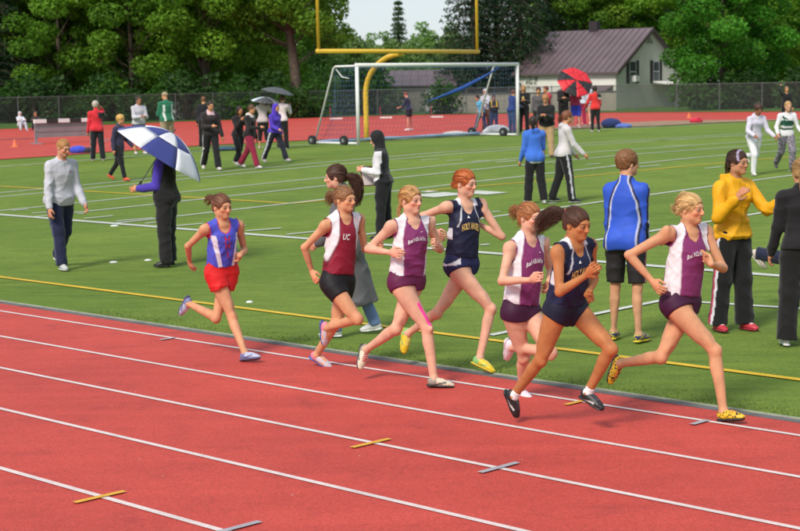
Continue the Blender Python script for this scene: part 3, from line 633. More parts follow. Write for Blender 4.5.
        for o in corner:
            for ax in range(3):
                if o[ax] == 0:
                    o2 = list(o); o2[ax] = 1; o2 = tuple(o2); va, vb = val[o], val[o2]
                    m = (va < 0) != (vb < 0); tt = np.where(m, va / np.where(m, va - vb, 1), 0)
                    p = np.tile(np.array(o, float), (N, 1)); p[:, ax] = tt
                    acc += p * m[:, None]; cnt += m
        V = (np.stack(ci, 1) + acc / cnt[:, None]) * s.h + s.lo
        ids = np.full(c.shape, -1, np.int32); ids[ci] = np.arange(N)
        Q = []
        for ax in range(3):
            A = np.take(I, range(n[ax] - 1), ax); B = np.take(I, range(1, n[ax]), ax)
            e = np.nonzero(A != B); flip = A[e]
            o1, o2 = [(1, 2), (2, 0), (0, 1)][ax]
            def cell(d1, d2):
                q = [e[0].copy(), e[1].copy(), e[2].copy()]; q[o1] -= d1; q[o2] -= d2; return ids[q[0], q[1], q[2]]
            q = np.stack([cell(1, 1), cell(0, 1), cell(0, 0), cell(1, 0)], 1)
            q[~flip] = q[~flip][:, ::-1]; Q.append(q)
        Q = np.concatenate(Q); Q = Q[(Q >= 0).all(1)]
        return V, Q
def torso_frame(T, t):
    """right and forward vectors of the trunk at height t (array)"""
    return None
def torso_d(T, prof, x, y, z, inf=0.0):
    a, b = T['P0'], T['P1']; v = b - a; L = np.linalg.norm(v); v = v / L
    hgt = (x - a[0]) * v[0] + (y - a[1]) * v[1] + (z - a[2]) * v[2]; t = hgt / L
    w = np.clip(t, 0, 1)
    r_a, r_b = T['R0'], T['R1']
    rx = r_a[0] + (r_b[0] - r_a[0]) * w; ry = r_a[1] + (r_b[1] - r_a[1]) * w; rz = r_a[2] + (r_b[2] - r_a[2]) * w
    rd = rx * v[0] + ry * v[1] + rz * v[2]; rx = rx - rd * v[0]; ry = ry - rd * v[1]; rz = rz - rd * v[2]
    n = 1 / np.sqrt(rx * rx + ry * ry + rz * rz); rx = rx * n; ry = ry * n; rz = rz * n
    fx = v[1] * rz - v[2] * ry; fy = v[2] * rx - v[0] * rz; fz = v[0] * ry - v[1] * rx
    px = x - a[0] - hgt * v[0]; py = y - a[1] - hgt * v[1]; pz = z - a[2] - hgt * v[2]
    u = px * rx + py * ry + pz * rz; f = px * fx + py * fy + pz * fz
    ts = [p[0] for p in prof]
    tt = np.asarray(t).ravel()
    A = np.interp(tt, ts, [p[1] for p in prof]).reshape(t.shape) + inf
    B = np.interp(tt, ts, [p[2] for p in prof]).reshape(t.shape) + inf
    O = np.interp(tt, ts, [p[3] for p in prof]).reshape(t.shape)
    f = f - O
    k0 = ((np.abs(u) / A) ** 2.3 + (np.abs(f) / B) ** 2.3) ** (1 / 2.3)
    d = (k0 - 1) * np.minimum(A, B)
    over = np.maximum(t - ts[-1], ts[0] - t) * L - inf
    d = np.where(over > 0, np.sqrt(np.maximum(d, 0) ** 2 + over ** 2), np.maximum(d, over * 0.6))
    return d.astype(np.float32), t, u, f, A, B
# trunk: t, half width, half depth, forward shift (1.70 m figure)
TORSO_F = [(-.20, .085, .062, -.004), (-.10, .135, .092, -.006), (.02, .152, .106, -.008), (.15, .148, .100, -.006), (.30, .131, .090, .0), (.44, .120, .085, .004), (.58, .129, .095, .008), (.70, .141, .116, .016), (.80, .146, .106, .008), (.90, .138, .082, -.004), (1.0, .095, .062, -.008), (1.08, .055, .052, -.006)]
TORSO_M = [(-.20, .085, .062, -.004), (-.10, .140, .100, -.006), (.02, .158, .114, -.008), (.15, .156, .110, .0), (.30, .148, .104, .006), (.44, .140, .100, .008), (.58, .147, .108, .008), (.70, .153, .114, .008), (.80, .155, .108, .004), (.90, .146, .088, -.004), (1.0, .105, .068, -.008), (1.08, .062, .058, -.006)]
THIGH = [(0, .080), (.12, .087), (.35, .080), (.6, .066), (.85, .054), (1, .050)]
SHIN = [(0, .050), (.12, .047), (.3, .047), (.55, .041), (.8, .033), (.92, .031), (1, .033)]
UARM = [(0, .048), (.15, .047), (.45, .041), (.85, .035), (1, .035)]
FARM = [(0, .035), (.2, .038), (.5, .033), (.85, .025), (1, .0235)]

def make_joints(J):
    """fill in frames; J has P0 (hips), P1 (neck base), head, hip/knee/ankle/toe, sh/el/wr per side"""
    J['R0'] = unit(J['hipR'] - J['hipL']); J['R1'] = unit(J['shR'] - J['shL'])
    v = unit(J['P1'] - J['P0'])
    for i in ('0', '1'):
        r = J['R' + i]; r = unit(r - v * (r @ v)); J['Fw' + i] = unit(np.cross(v, r)); J['R' + i] = r
    return J
def fk(H, yaw, pose, base):
    """joints of a posed figure; yaw = heading in degrees (0 right, -90 to the camera); angles in degrees"""
    y = math.radians(yaw); Fv = V3(math.cos(y), math.sin(y), 0); Rv = V3(math.sin(y), -math.cos(y), 0); Uv = V3(0, 0, 1)
    g = lambda k, d: pose.get(k, d)
    lean = math.radians(g('lean', 3)); tw = math.radians(g('twist', 0)); sl = math.radians(g('side', 0))
    up = unit(math.cos(lean) * Uv + math.sin(lean) * Fv + math.sin(sl) * Rv)
    J = {'H': H}; P0 = V3(0, 0, 0); J['P0'] = P0
    J['P1'] = P0 + up * 0.30 * H
    hw = (0.050 if g('sex', 'f') == 'f' else 0.053) * H; sw = g('sw', .096) * H
    Rs = math.cos(tw) * Rv + math.sin(tw) * Fv; Rh = Rv
    for s, q in (('R', 1), ('L', -1)):
        J['hip' + s] = P0 + Rh * hw * q
        J['sh' + s] = J['P1'] - up * 0.030 * H + Rs * sw * q
        fl, ab, kn = g('leg' + s, (2, 3, 4)); fl = math.radians(fl); ab = math.radians(ab); kn = math.radians(kn)
        dr = lambda a: unit(-math.cos(a) * Uv + math.sin(a) * Fv + q * math.tan(ab) * Rv)
        J['kn' + s] = J['hip' + s] + dr(fl) * 0.245 * H
        J['an' + s] = J['kn' + s] + dr(fl - kn) * 0.245 * H
        tp = math.radians(g('toe' + s, 0)); yo = math.radians(g('turn' + s, 8)) * q
        fd = math.cos(yo) * Fv + math.sin(yo) * Rv
        J['ft' + s] = unit(math.cos(tp) * fd - math.sin(tp) * Uv)
        af, aa, el, inn = g('arm' + s, (4, 8, 12, 0)); af, aa, el, inn = map(math.radians, (af, aa, el, inn))
        ud = unit(-math.cos(af) * Uv + math.sin(af) * (math.cos(tw) * Fv - math.sin(tw) * Rv) + q * math.tan(aa) * Rs)
        J['el' + s] = J['sh' + s] + ud * 0.172 * H
        fwd = unit(np.cross(q * Rs, ud) * q); fwd = fwd if fwd @ Fv > 0 or af > 1.5 else -fwd
        side = unit(np.cross(ud, fwd)); side = side if side @ (-q * Rs) > 0 else -side
        fd2 = math.cos(inn) * fwd + math.sin(inn) * side
        J['wr' + s] = J['el' + s] + unit(math.cos(el) * ud + math.sin(el) * fd2) * 0.147 * H
        J['hd' + s] = unit(J['wr' + s] - J['el' + s])
    hy = y + math.radians(g('look', 0)); hp = math.radians(g('nod', 5))
    J['hF'] = unit(math.cos(hp) * V3(math.cos(hy), math.sin(hy), 0) - math.sin(hp) * Uv)
    J['head'] = J['P1'] + unit(up + 0.25 * Fv) * 0.105 * H + Uv * 0.006 * H
    low = min(J['an' + s][2] - 0.046 * H + min(0, J['ft' + s][2]) * 0.10 * H for s in 'RL')
    sh = V3(base[0], base[1], base[2] - low + g('lift', 0.0))
    # put the standing foot over the given spot
    an = min('RL', key=lambda s: J['an' + s][2]); off = J['an' + an] if g('lock', False) else (J['anR'] + J['anL']) / 2
    sh[:2] -= off[:2] if g('lock', False) or True else 0
    for k in list(J):
        if isinstance(J[k], np.ndarray) and k not in ('hF', 'hdR', 'hdL', 'ftR', 'ftL'): J[k] = J[k] + sh
    return make_joints(J)
def from_photo(H, contact, hip, neck, px, yaw=-45, hyaw=-54, syaw=-60, head=(0, 0), look=-40, nod=3, tilt=0, foot_off=0.0):
    """joints of a runner read off the photograph; depth follows from bone lengths and the running direction"""
    G = gpt(*contact); s = pxm(G); y = math.radians(yaw); Fv = V3(math.cos(y), math.sin(y), 0); Rv = V3(math.sin(y), -math.cos(y), 0)
    slope = Fv[1] / max(Fv[0], 0.2)
    Z = depth(G) + foot_off - slope * 0 + (hip[0] - contact[0]) / s * slope
    J = {'H': H}; P0 = atdepth(hip[0], hip[1], Z); J['P0'] = P0
    def solve(P, q, L, side):
        """point on the ray through q, L away from P; of the two, the one nearer the running plane"""
        d = ray(*q); dn = d / np.linalg.norm(d); m = P - CAM; b = m @ dn; c = m @ m - L * L; disc = b * b - c
        if disc <= 0: return CAM + dn * b
        r = math.sqrt(disc); c1, c2 = CAM + dn * (b - r), CAM + dn * (b + r)
        e = lambda X: abs((X - P) @ Rv - side)
        return c1 if e(c1) < e(c2) else c2
    J['P1'] = solve(P0, neck, 0.30 * H, 0.0)
    ry = lambda a: V3(math.sin(math.radians(a)), -math.cos(math.radians(a)), 0)
    Rh, Rs = ry(hyaw), ry(syaw)
    if abs(np.linalg.norm(J['P1'] - P0) / (0.30 * H) - 1) > 0.3: print('torso length', np.linalg.norm(J['P1'] - P0) / (0.3 * H))
    up = unit(J['P1'] - P0)
    for s_, q in (('R', 1), ('L', -1)):
        J['hip' + s_] = P0 + Rh * 0.050 * H * q
        d = ray(*px['sh' + s_]); Zs = depth(J['P1'] + Rs * 0.098 * H * q); shp = CAM + d * Zs
        J['sh' + s_] = J['P1'] - up * 0.03 * H + unit(shp - (J['P1'] - up * 0.03 * H)) * 0.100 * H
        sd = px.get('side' + s_, {})
        J['kn' + s_] = solve(J['hip' + s_], px['kn' + s_], 0.245 * H, sd.get('kn', -q * 0.02))
        J['an' + s_] = solve(J['kn' + s_], px['an' + s_], 0.245 * H, sd.get('an', 0.0))
        fp = solve(J['an' + s_], px['to' + s_], 0.115 * H, sd.get('to', 0.0)); u_ = unit(fp - J['an' + s_]); sn_ = unit(J['an' + s_] - J['kn' + s_]); dn_ = sn_ - u_ * (sn_ @ u_); dn_ = unit(dn_) if np.linalg.norm(dn_) > .15 else V3(0, 0, -1); J['ft' + s_] = unit(math.cos(.30) * u_ - math.sin(.30) * dn_)
        J['toe' + s_] = fp
        J['el' + s_] = solve(J['sh' + s_], px['el' + s_], 0.172 * H, sd.get('el', q * 0.07))
        J['wr' + s_] = solve(J['el' + s_], px['wr' + s_], 0.147 * H, sd.get('wr', -q * 0.08))
        hp_ = solve(J['wr' + s_], px['hd' + s_], 0.09 * H, sd.get('hd', -q * 0.02)); J['hd' + s_] = unit(hp_ - J['wr' + s_])
        for nm, a, b, L in (('thigh', 'hip', 'kn', .245), ('shin', 'kn', 'an', .245), ('uarm', 'sh', 'el', .172), ('farm', 'el', 'wr', .147)):
            rr = np.linalg.norm(J[b + s_] - J[a + s_]) / (L * H)
            if rr > 1.12: print('   long', nm, s_, round(rr, 2))
    J['head'] = atdepth(head[0], head[1], depth(J['P1'] + Fv * 0.05))
    hy = math.radians(look); hp = math.radians(nod)
    J['hF'] = unit(math.cos(hp) * V3(math.cos(hy), math.sin(hy), 0) - V3(0, 0, math.sin(hp))); J['tilt'] = math.radians(tilt)
    return make_joints(J)

HEADK = 1.0
def head_frame(J):
    F = J['hF']; R = unit(np.cross(F, V3(0, 0, 1))); U = np.cross(R, F); t = J.get('tilt', 0.0)
    R, U = math.cos(t) * R + math.sin(t) * U, math.cos(t) * U - math.sin(t) * R
    return R, F, U
def hloc(J, p, k):
    R, F, U = head_frame(J); return J['head'] + k * (R * p[0] + F * p[1] + U * p[2])
def bounds(J, keys, pad): P = np.array([J[k] for k in keys]); return P.min(0) - pad, P.max(0) + pad
ALLJ = ['P0', 'P1', 'head'] + [a + s for s in 'RL' for a in ('hip', 'kn', 'an', 'sh', 'el', 'wr')]

def add_hand(v, J, s, k, h, curl):
    """palm, four fingers with knuckle bends, thumb off the side of the palm"""
    q = 1 if s == 'R' else -1; W = J['wr' + s]; D = J['hd' + s]; fa = unit(J['wr' + s] - J['el' + s])
    inward = J['R1'] * -q                                             # palms face the body
    pal = J.get('palm' + s, inward); pal = unit(pal - D * (pal @ D)); side = np.cross(D, pal) * (1 if s == 'R' else -1)
    if side @ J['Fw1'] < -0.3 and 'palm' + s not in J: side = -side     # thumb side leads
    fine = h < 0.0108
    pc = W + D * 0.048 * k
    if not fine:
        v.limb(W + D * .01 * k, W + D * 0.085 * k, [(0, .024 * k), (.5, .034 * k), (1, .026 * k)], 0.015)
        c = math.radians(curl * .8); v.limb(W + D * .085 * k, W + D * .085 * k + (D * math.cos(c) + pal * math.sin(c)) * .05 * k, [(0, .026 * k), (1, .018 * k)], .01)
        v.limb(W + D * .03 * k + side * .03 * k, W + D * .07 * k + side * .045 * k, [(0, .015 * k), (1, .012 * k)], .01); return
    v.ell(pc, (D, side, pal), (0.052 * k, 0.038 * k, 0.0155 * k), 0.012)
    v.limb(W, pc, [(0, .0225 * k), (1, .020 * k)], 0.012)
    fr = max(0.0078 * k, h * 1.10)
    for i, (o, L) in enumerate(((0.030, .068), (0.0105, .078), (-0.0105, .072), (-0.031, .056))):
        b0 = pc + D * 0.040 * k + side * o * k; ang = math.radians(curl * (0.75 + 0.1 * i)); p = b0
        d0 = D + side * o * 1.6; a = ang * 0.45
        for seg, (fr_, st) in enumerate(((.45, .45), (.32, .55), (.23, .35))):
            dd_ = unit(unit(d0) * math.cos(a) + pal * math.sin(a)); n_ = p + dd_ * L * fr_ * k * 1.05
            v.limb(p, n_, [(0, fr * (1 - .06 * seg)), (1, fr * (.95 - .06 * seg))], 0.004); p = n_; a += ang * st * 1.6
    t0 = W + D * 0.022 * k + side * 0.022 * k; t1 = t0 + unit(D * .62 + side * .62 + pal * .3) * .036 * k; t2 = t1 + unit(D * .85 + side * (.25 - .4 * curl / 90) + pal * (.3 + .4 * curl / 90)) * .030 * k; t3 = t2 + unit(D * .8 - side * .3 * curl / 90 + pal * (.3 + .5 * curl / 90)) * .022 * k
    v.limb(t0, t1, [(0, .016 * k), (1, .012 * k)], .010); v.limb(t1, t2, [(0, .0115 * k), (1, fr * 1.15)], .004); v.limb(t2, t3, [(0, fr * 1.12), (1, fr * .95)], .004)

def add_head(v, J, k, sex):
    fv = np.clip(np.random.RandomState(int(abs(J['head'][0] * 977 + J['head'][1] * 131)) % 9999).normal(size=5), -1.2, 1.2)
    R = head_frame(J); f = (R[0], R[1], R[2]); P = lambda *p: hloc(J, p, k)
    E = lambda c, r, kk=.02, op='add': v.ell(P(*c), f, np.array(r) * k, kk * k, op)
    nb = J['P1'] - unit(J['P1'] - J['P0']) * .02 * k
    v.limb(nb, P(0, -.022, -.055), [(0, .060 * k), (.3, .050 * k), (1, .050 * k)] if sex == 'f' else [(0, .068 * k), (.3, .059 * k), (1, .058 * k)], .03 * k)
    E((0, -.014, .026), (.073, .092, .084)); E((0, .030, -.028), (.0555 + .003 * fv[1], .062, .080), .03)
    E((0, .059, -.089 + fv[0] * .004), (.027 if sex == 'f' else .032, .030, .022), .03)
    for q in (-1, 1):
        E((.038 * q, .014, -.060), (.020, .038, .026), .03); E((.040 * q, .062, -.026), (.018, .016, .016), .02)
        E((.0735 * q, -.010, -.012), (.009, .019, .029), .008)
        E((.032 * q, .104, -.004), (.019, .019, .0125), .012, 'sub')
        E((.031 * q, .076, -.003), (.0155, .0145, .0125), .004)
        E((.010 * q, .098, -.036), (.0085, .010, .0075), .006)
    E((0, .077, .019), (.050, .016, .011), .018)
    v.limb(P(0, .086, .006), P(0, .107 + .004 * fv[2], -.029 + .003 * fv[3]), [(0, .0075 * k), (.6, .0085 * k), (1, (.0105 + .001 * fv[4]) * k)], .012 * k)
    E((0, .0845, -.0585), (.0195, .0085, .0050), .005); E((0, .0825, -.0685), (.0165, .0085, .0058), .005)

def leg_muscles(v, J, s, k, bulk, thigh_only=False):
    hp, kn, an = J['hip' + s], J['kn' + s], J['an' + s]; th, shn = unit(kn - hp), unit(an - kn); ft = J['ft' + s]
    back = -(ft - shn * (ft @ shn)); back = unit(back) if np.linalg.norm(back) > .2 else -J['Fw0']; L = np.linalg.norm(an - kn)
    lat = unit(np.cross(shn, back)); thf = unit(-back - th * (-back @ th)); tl_ = unit(np.cross(th, thf)); LT = np.linalg.norm(kn - hp)
    for sg_, tt_ in ((1, .78), (-1, .74)): v.ell(hp + th * LT * tt_ + thf * .030 * k + tl_ * .024 * k * sg_, (tl_, th, thf), (.026 * k * bulk, .062 * k, .028 * k * bulk), .022 * k)
    v.limb(hp + th * LT * .25 + thf * .028 * k, hp + th * LT * .72 + thf * .030 * k, [(0, .045 * k * bulk), (.5, .044 * k * bulk), (1, .026 * k)], .025 * k)
    if thigh_only: return
    for sg_, ln_ in ((1, .54), (-1, .48)): v.limb(kn + shn * L * .08 + back * .015 * k + lat * .013 * k * sg_, kn + shn * L * ln_ + back * .013 * k + lat * .012 * k * sg_, [(0, .030 * k * bulk), (.45, .040 * k * bulk), (1, .024 * k * bulk)], .018 * k)
    v.limb(kn + shn * L * .5 + back * .020 * k, an + back * .026 * k, [(0, .020 * k), (1, .012 * k)], .02 * k)
    for sg_ in (1, -1): v.ell(an + lat * .027 * k * sg_ - shn * .004 * k, (lat, shn, back), (.012 * k, .016 * k, .014 * k), .012 * k)
def arm_muscles(v, J, s, k, kh=None):
    sh, el, wr = J['sh' + s], J['el' + s], J['wr' + s]; q = 1 if s == 'R' else -1
    upv = unit(J['P1'] - J['P0']); ua = unit(el - sh); out_ = J['R1'] * q
    v.ell(sh + ua * .035 * k + out_ * .008 * k, (ua, out_, unit(np.cross(ua, out_))), (.062 * k, .042 * k, .046 * k), .02 * k)
    if kh is not None:
        v.limb(J['P1'] - upv * .020 * k + J['Fw1'] * .052 * k + out_ * .015 * k, sh + J['Fw1'] * .022 * k + upv * .030 * k, [(0, .0095 * k), (1, .010 * k)], .012 * k)
        v.limb(J['P1'] - upv * .015 * k + J['Fw1'] * .048 * k + out_ * .012 * k, hloc(J, (.060 * q, -.018, -.050), kh), [(0, .009 * k), (1, .013 * k)], .016 * k)
    fe = unit(wr - el); v.ell(el - unit(fe - ua) * .008 * k, (ua, unit(np.cross(np.cross(ua, fe), ua)), unit(np.cross(ua, fe))), (.022 * k, .022 * k, .020 * k), .015 * k)

def build_body(J, S, h, loc):
    """skin surface of the whole figure"""
    H = J['H']; k = H / 1.70; kh = S.get('headk', 1.0) * k ** 0.5; sex = S.get('sex', 'f'); bulk = S.get('bulk', 1.0)
    sc = lambda pr, b=bulk: [(t, r * k * b) for t, r in pr]
    prof = [(t, a * k * bulk, b * k * bulk, c * k) for t, a, b, c in (TORSO_F if sex == 'f' else TORSO_M)]
    def fill(v):
        for s in 'RL':
            hp, kn, an = J['hip' + s], J['kn' + s], J['an' + s]; q = 1 if s == 'R' else -1
            v.limb(hp, kn, sc(THIGH), .03 * k); v.limb(kn, an, sc(SHIN), .025 * k)
            th, shn = unit(kn - hp), unit(an - kn); ft = J['ft' + s]
            back = -(ft - shn * (ft @ shn)); back = unit(back) if np.linalg.norm(back) > .2 else -J['Fw0']
            L = np.linalg.norm(an - kn)
            leg_muscles(v, J, s, k, bulk)
            fr = unit(-back); v.ell(kn + fr * .020 * k, (J['R0'], shn, fr), (.034 * k, .040 * k, .032 * k), .02 * k)
            v.limb(hp + th * .06 * k - J['Fw0'] * .01, hp + th * .30 * k + unit(np.cross(J['R0'], th)) * -.012 * k, [(0, .075 * k), (.5, .070 * k * bulk), (1, .05 * k)], .03 * k)
            v.ell(hp - J['Fw0'] * .045 * k - J['R0'] * q * .012 * k + th * .01, (J['R0'], J['Fw0'], unit(J['P1'] - J['P0'])), (.070 * k, .070 * k, .078 * k), .03 * k)
            # foot
            heel = an - shn * .0 + unit(-ft) * .018 * k; sole = unit(np.cross(np.cross(ft, shn), ft)); sole = sole if sole @ shn > 0 else -sole
            v.limb(an, an + sole * .028 * k - ft * .022 * k, [(0, .032 * k), (1, .028 * k)], .02 * k)
            v.limb(an + sole * .022 * k, an + ft * .105 * k + sole * .040 * k, [(0, .034 * k), (.6, .030 * k), (1, .022 * k)], .02 * k)
            sh, el, wr = J['sh' + s], J['el' + s], J['wr' + s]
            v.limb(sh, el, sc(UARM), .035 * k); v.limb(el, wr, sc(FARM), .015 * k)
            v.limb(J['P1'] - unit(J['P1'] - J['P0']) * .025 * k, sh, [(0, .048 * k), (1, .044 * k)], .035 * k)
            arm_muscles(v, J, s, k, kh if h < .0108 else None)
            add_hand(v, J, s, k, h, S.get('curl' + s, S.get('curl', 50)))
        v.torso(J, prof, .035 * k)
        add_head(v, J, kh, sex)

    lo, hi = bounds(J, ALLJ, 0.24 * k); v = Vol(lo, hi, h); fill(v)
    if h < .0108:
        # the head of the same surface, sampled finer
        nn = unit(J['head'] - J['P1']); pn = J['P1'] + (J['head'] - J['P1']) * .52
        hv = Vol(J['head'] - .165 * kh, J['head'] + .165 * kh, .0045 if h < .008 else .006); fill(hv); hv.cutplane(pn - nn * .006, -nn)
        m = v.sub(J['head'] - .165 * kh, J['head'] + .165 * kh); x, y, z = v.grid(m)
        v.F[m] = np.maximum(v.F[m], ((x - pn[0]) * nn[0] + (y - pn[1]) * nn[1] + (z - pn[2]) * nn[2] - .006).astype(np.float32))
        V, Q = v.mesh(); V2, Q2 = hv.mesh(); Q = np.concatenate([Q, Q2 + len(V)]); V = np.concatenate([V, V2])
    else: V, Q = v.mesh()
    # ---- skin colour: complexion, lips, brows, flushed cheeks, knees, knuckles
    base = np.array(S.get('skin', (0.50, 0.28, 0.185))); C = np.tile(base, (len(V), 1))
    R, F, U = head_frame(J); q = (V - J['head']) / kh; X, Y, Zz = q @ R, q @ F, q @ U
    face = (np.abs(X) < .09) & (Y > .02) & (Zz < .12) & (Zz > -.13)
    def blend(wt, col): C[:] = C * (1 - wt[:, None]) + np.array(col) * wt[:, None]
    g = lambda cx, cz, rx, rz, p=2: np.exp(-(((np.abs(X) - cx) / rx) ** 2 + ((Zz - cz) / rz) ** 2) ** (p / 2)) * face
    flush = S.get('flush', 0.5)
    blend(g(.040, -.036, .026, .022) * flush, base * np.array((1.08, .66, .62)))
    blend(g(0, -.030, .016, .014) * flush * .5, base * np.array((1.08, .70, .66)))
    blend(np.clip(g(0, -.064, .0195, .0080, 4) * 1.1, 0, 1) * .85, np.minimum(base, (.5, .4, .4)) * np.array((.95, .42, .45)))
    blend(np.clip(g(0, -.0637, .017, .0022, 4), 0, 1) * .7, base * np.array((.30, .15, .15)))
    hb = np.array(S.get('brow', (0.12, 0.06, 0.03)))
    arch = Zz - .0175 - .05 * (.03 - np.abs(np.abs(X) - .034)) * (np.abs(X) < .07)
    blend(np.clip(np.exp(-(((np.abs(X) - .033) / .019) ** 4 + (arch / .0042) ** 2)) * face, 0, 1) * S.get('browk', .75), hb)
    blend(np.clip(g(.032, -.002, .0185, .0075, 4), 0, 1) * .85, (.045, .028, .022))
    blend(np.clip(g(.032, -.012, .018, .006), 0, 1) * .35, base * np.array((.62, .48, .45)))
    for s in 'RL':
        for key, rad, wt in (('kn', .06, .35), ('el', .05, .3)):
            d = np.linalg.norm(V - J[key + s], axis=1); blend(np.clip(1 - d / (rad * k * 1.5), 0, 1) * wt, base * np.array((1.05, .66, .60)))
        d = np.linalg.norm(V - (J['wr' + s] + J['hd' + s] * .09 * k), axis=1); blend(np.clip(1 - d / (.11 * k), 0, 1) * .5, base * np.array((1.08, .68, .62)))
    if S.get('beard') is not None:
        blend((face & (Zz < -.045) & (np.abs(Zz + .064) > .006)).astype(float) * .5, S['beard'])
    o = link('person', npmesh('person', V - loc, Q, C), M['skin'], None, loc)
    # eyes
    if h < 0.0108 and not S.get('noeyes'):
        for sgn in (-1, 1):
            c = hloc(J, (.032 * sgn, .0835, -.003), kh); eye_mesh(o, c - loc, R, F, U, kh)
    return o, k, kh, prof
def eye_mesh(parent, c, R, F, U, k):
    V = []; Fc = []; C = []; n, m = 10, 7; rr = np.array((.0155, .0085, .0058)) * k
    for i in range(m + 1):
        a = math.pi * i / m
        for j in range(n):
            b = 2 * math.pi * j / n; p = np.array((math.sin(a) * math.cos(b), math.cos(a), math.sin(a) * math.sin(b)))
            V.append(c + R * p[0] * rr[0] + F * p[1] * rr[1] + U * p[2] * rr[2])
            C.append((.03, .02, .014) if abs(p[0]) < .58 else (.36, .30, .27))
    for i in range(m):
        for j in range(n): Fc.append((i * n + j, i * n + (j + 1) % n, (i + 1) * n + (j + 1) % n, (i + 1) * n + j))
    link('eye', npmesh('eye', np.array(V), np.array(Fc), np.array(C)), M['eye'], parent)

# ------------------------------------------------------------------ clothing, shoes, hair
def body_part(v, J, k, prof, bulk, parts, h):
    sc = lambda pr: [(t, r * k * bulk) for t, r in pr]; up = unit(J['P1'] - J['P0'])
    for s in 'RL':
        q = 1 if s == 'R' else -1; hp, kn = J['hip' + s], J['kn' + s]; th = unit(kn - hp)
        if 'thigh' in parts: v.limb(hp, kn, sc(THIGH), .03 * k); leg_muscles(v, J, s, k, bulk, True)
        if 'thigh' in parts or 'glute' in parts:
            if 'thigh' in parts: v.limb(hp + th * .06 * k - J['Fw0'] * .01, hp + th * .30 * k + unit(np.cross(J['R0'], th)) * -.012 * k, [(0, .075 * k), (.5, .070 * k * bulk), (1, .05 * k)], .03 * k)
            v.ell(hp - J['Fw0'] * .045 * k - J['R0'] * q * .012 * k + th * .01, (J['R0'], J['Fw0'], up), (.070 * k, .070 * k, .078 * k), .03 * k)
        if 'arm' in parts: v.limb(J['sh' + s], J['el' + s], sc(UARM), .035 * k); arm_muscles(v, J, s, k)
        if 'farm' in parts: v.limb(J['el' + s], J['wr' + s], sc(FARM), .015 * k)
        if 'clav' in parts: v.limb(J['P1'] - up * .025 * k, J['sh' + s], [(0, .048 * k), (1, .044 * k)], .035 * k)
    if 'torso' in parts: v.torso(J, prof, .035 * k)
def ell_at(V, c, R, rad):
    q = np.stack([(V - c) @ np.asarray(R[i]) for i in range(3)], 1); rad = np.asarray(rad)
    k0 = np.sqrt(((q / rad) ** 2).sum(1)); k1 = np.sqrt(((q / rad ** 2) ** 2).sum(1)) + 1e-6
    return k0 * (k0 - 1) / k1
def tcoords(J, prof, V):
    d, t, u, f, A, B = torso_d(J, prof, V[:, 0], V[:, 1], V[:, 2]); return t, u, f, A, B
def finish(name, v, loc, parent, colfn, mat='cloth'):
    V, Q = v.mesh()
    if len(V) == 0: return None
    C = np.asarray(colfn(V) if callable(colfn) else np.tile(np.array(colfn), (len(V), 1)))
    return link(name, npmesh(name, V - loc, Q, C), M[mat], parent)

def singlet(P, style, hem=.12, wide=1.0):
    J, k, prof, loc, h, o = P['J'], P['k'], P['prof'], P['loc'], P['h'], P['o']
    up = unit(J['P1'] - J['P0']); lo, hi = bounds(J, ['P0', 'P1', 'shR', 'shL'], .22 * k); v = Vol(lo, hi, h)
    t0, t1 = hem - .03, .70; iv = lambda t, i: float(np.interp(t, [p[0] for p in prof], [p[i] for p in prof]))
    lp = []
    for t_ in [hem - .04] + [hem + (1.08 - hem) * i_ / 26 for i_ in range(27)]:
        A_, B_, O_ = iv(t_, 1), iv(t_, 2), iv(t_, 3); w_ = min(1, max(0, (t_ - t0) / (t1 - t0)))
        if t_ < t1: A_ = max(A_, (1 - w_) * (iv(.06, 1) + .004 * k) + w_ * iv(t1, 1)); B_ = max(B_, (1 - w_) * (iv(.06, 2) + .010 * k) + w_ * iv(t1, 2))
        lp.append((t_, A_, B_, O_))
    body_part(v, J, k, lp, P['bulk'], ('torso', 'clav', 'arm') if wide else ('torso', 'glute', 'clav', 'arm'), h); v.F -= .011
    cuts = []
    for s, q in (('R', 1), ('L', -1)):
        c = J['sh' + s] + J['R1'] * q * .040 * k - up * .030 * k
        ar = unit(J['el' + s] - J['sh' + s])
        cuts.append((c, (J['R1'], J['Fw1'], up), np.array((.066, .112, .118)) * k))
    cuts.append((J['P1'] + J['Fw1'] * .075 * k + up * .03 * k, (J['R1'], J['Fw1'], up), np.array((.062, .085, .115)) * k))
    cuts.append((J['P1'] - J['Fw1'] * .07 * k + up * .055 * k, (J['R1'], J['Fw1'], up), np.array((.062, .085, .085)) * k))
    for c, R, r in cuts: v.ell(c, R, r, 0.0, 'sub')
    for s, q in (('R', 1), ('L', -1)): v.limb(J['sh' + s] + J['R1'] * q * .05 * k, J['el' + s], [(0, .075 * k), (1, .075 * k)], 0, 'sub')
    L = np.linalg.norm(J['P1'] - J['P0']); v.cutplane(J['P0'] + up * L * hem, -up)
    v.folds(.0050, 60.0, int(abs(loc[0] * 100)))
    def colr(V):
        t, u, f, A, B = tcoords(J, prof, V); e = np.min([ell_at(V, c, R, r) for c, R, r in cuts], 0)
        C = style(t, u / k, f / k, e / k, V); C = np.array(C, float); hm = np.abs(t - hem - .030) < .0045; C[hm] *= .72; return C
    so = finish('singlet', v, loc, o, colr, 'shiny_cloth'); P['singlet'] = so; return so
def soft(x, w=.007): return np.clip(x / w + .5, 0, 1)
def lay(C, m, col): C[:] = C * (1 - m[:, None]) + np.asarray(col)[None] * m[:, None] if np.ndim(col) == 1 else C * (1 - m[:, None]) + col * m[:, None]
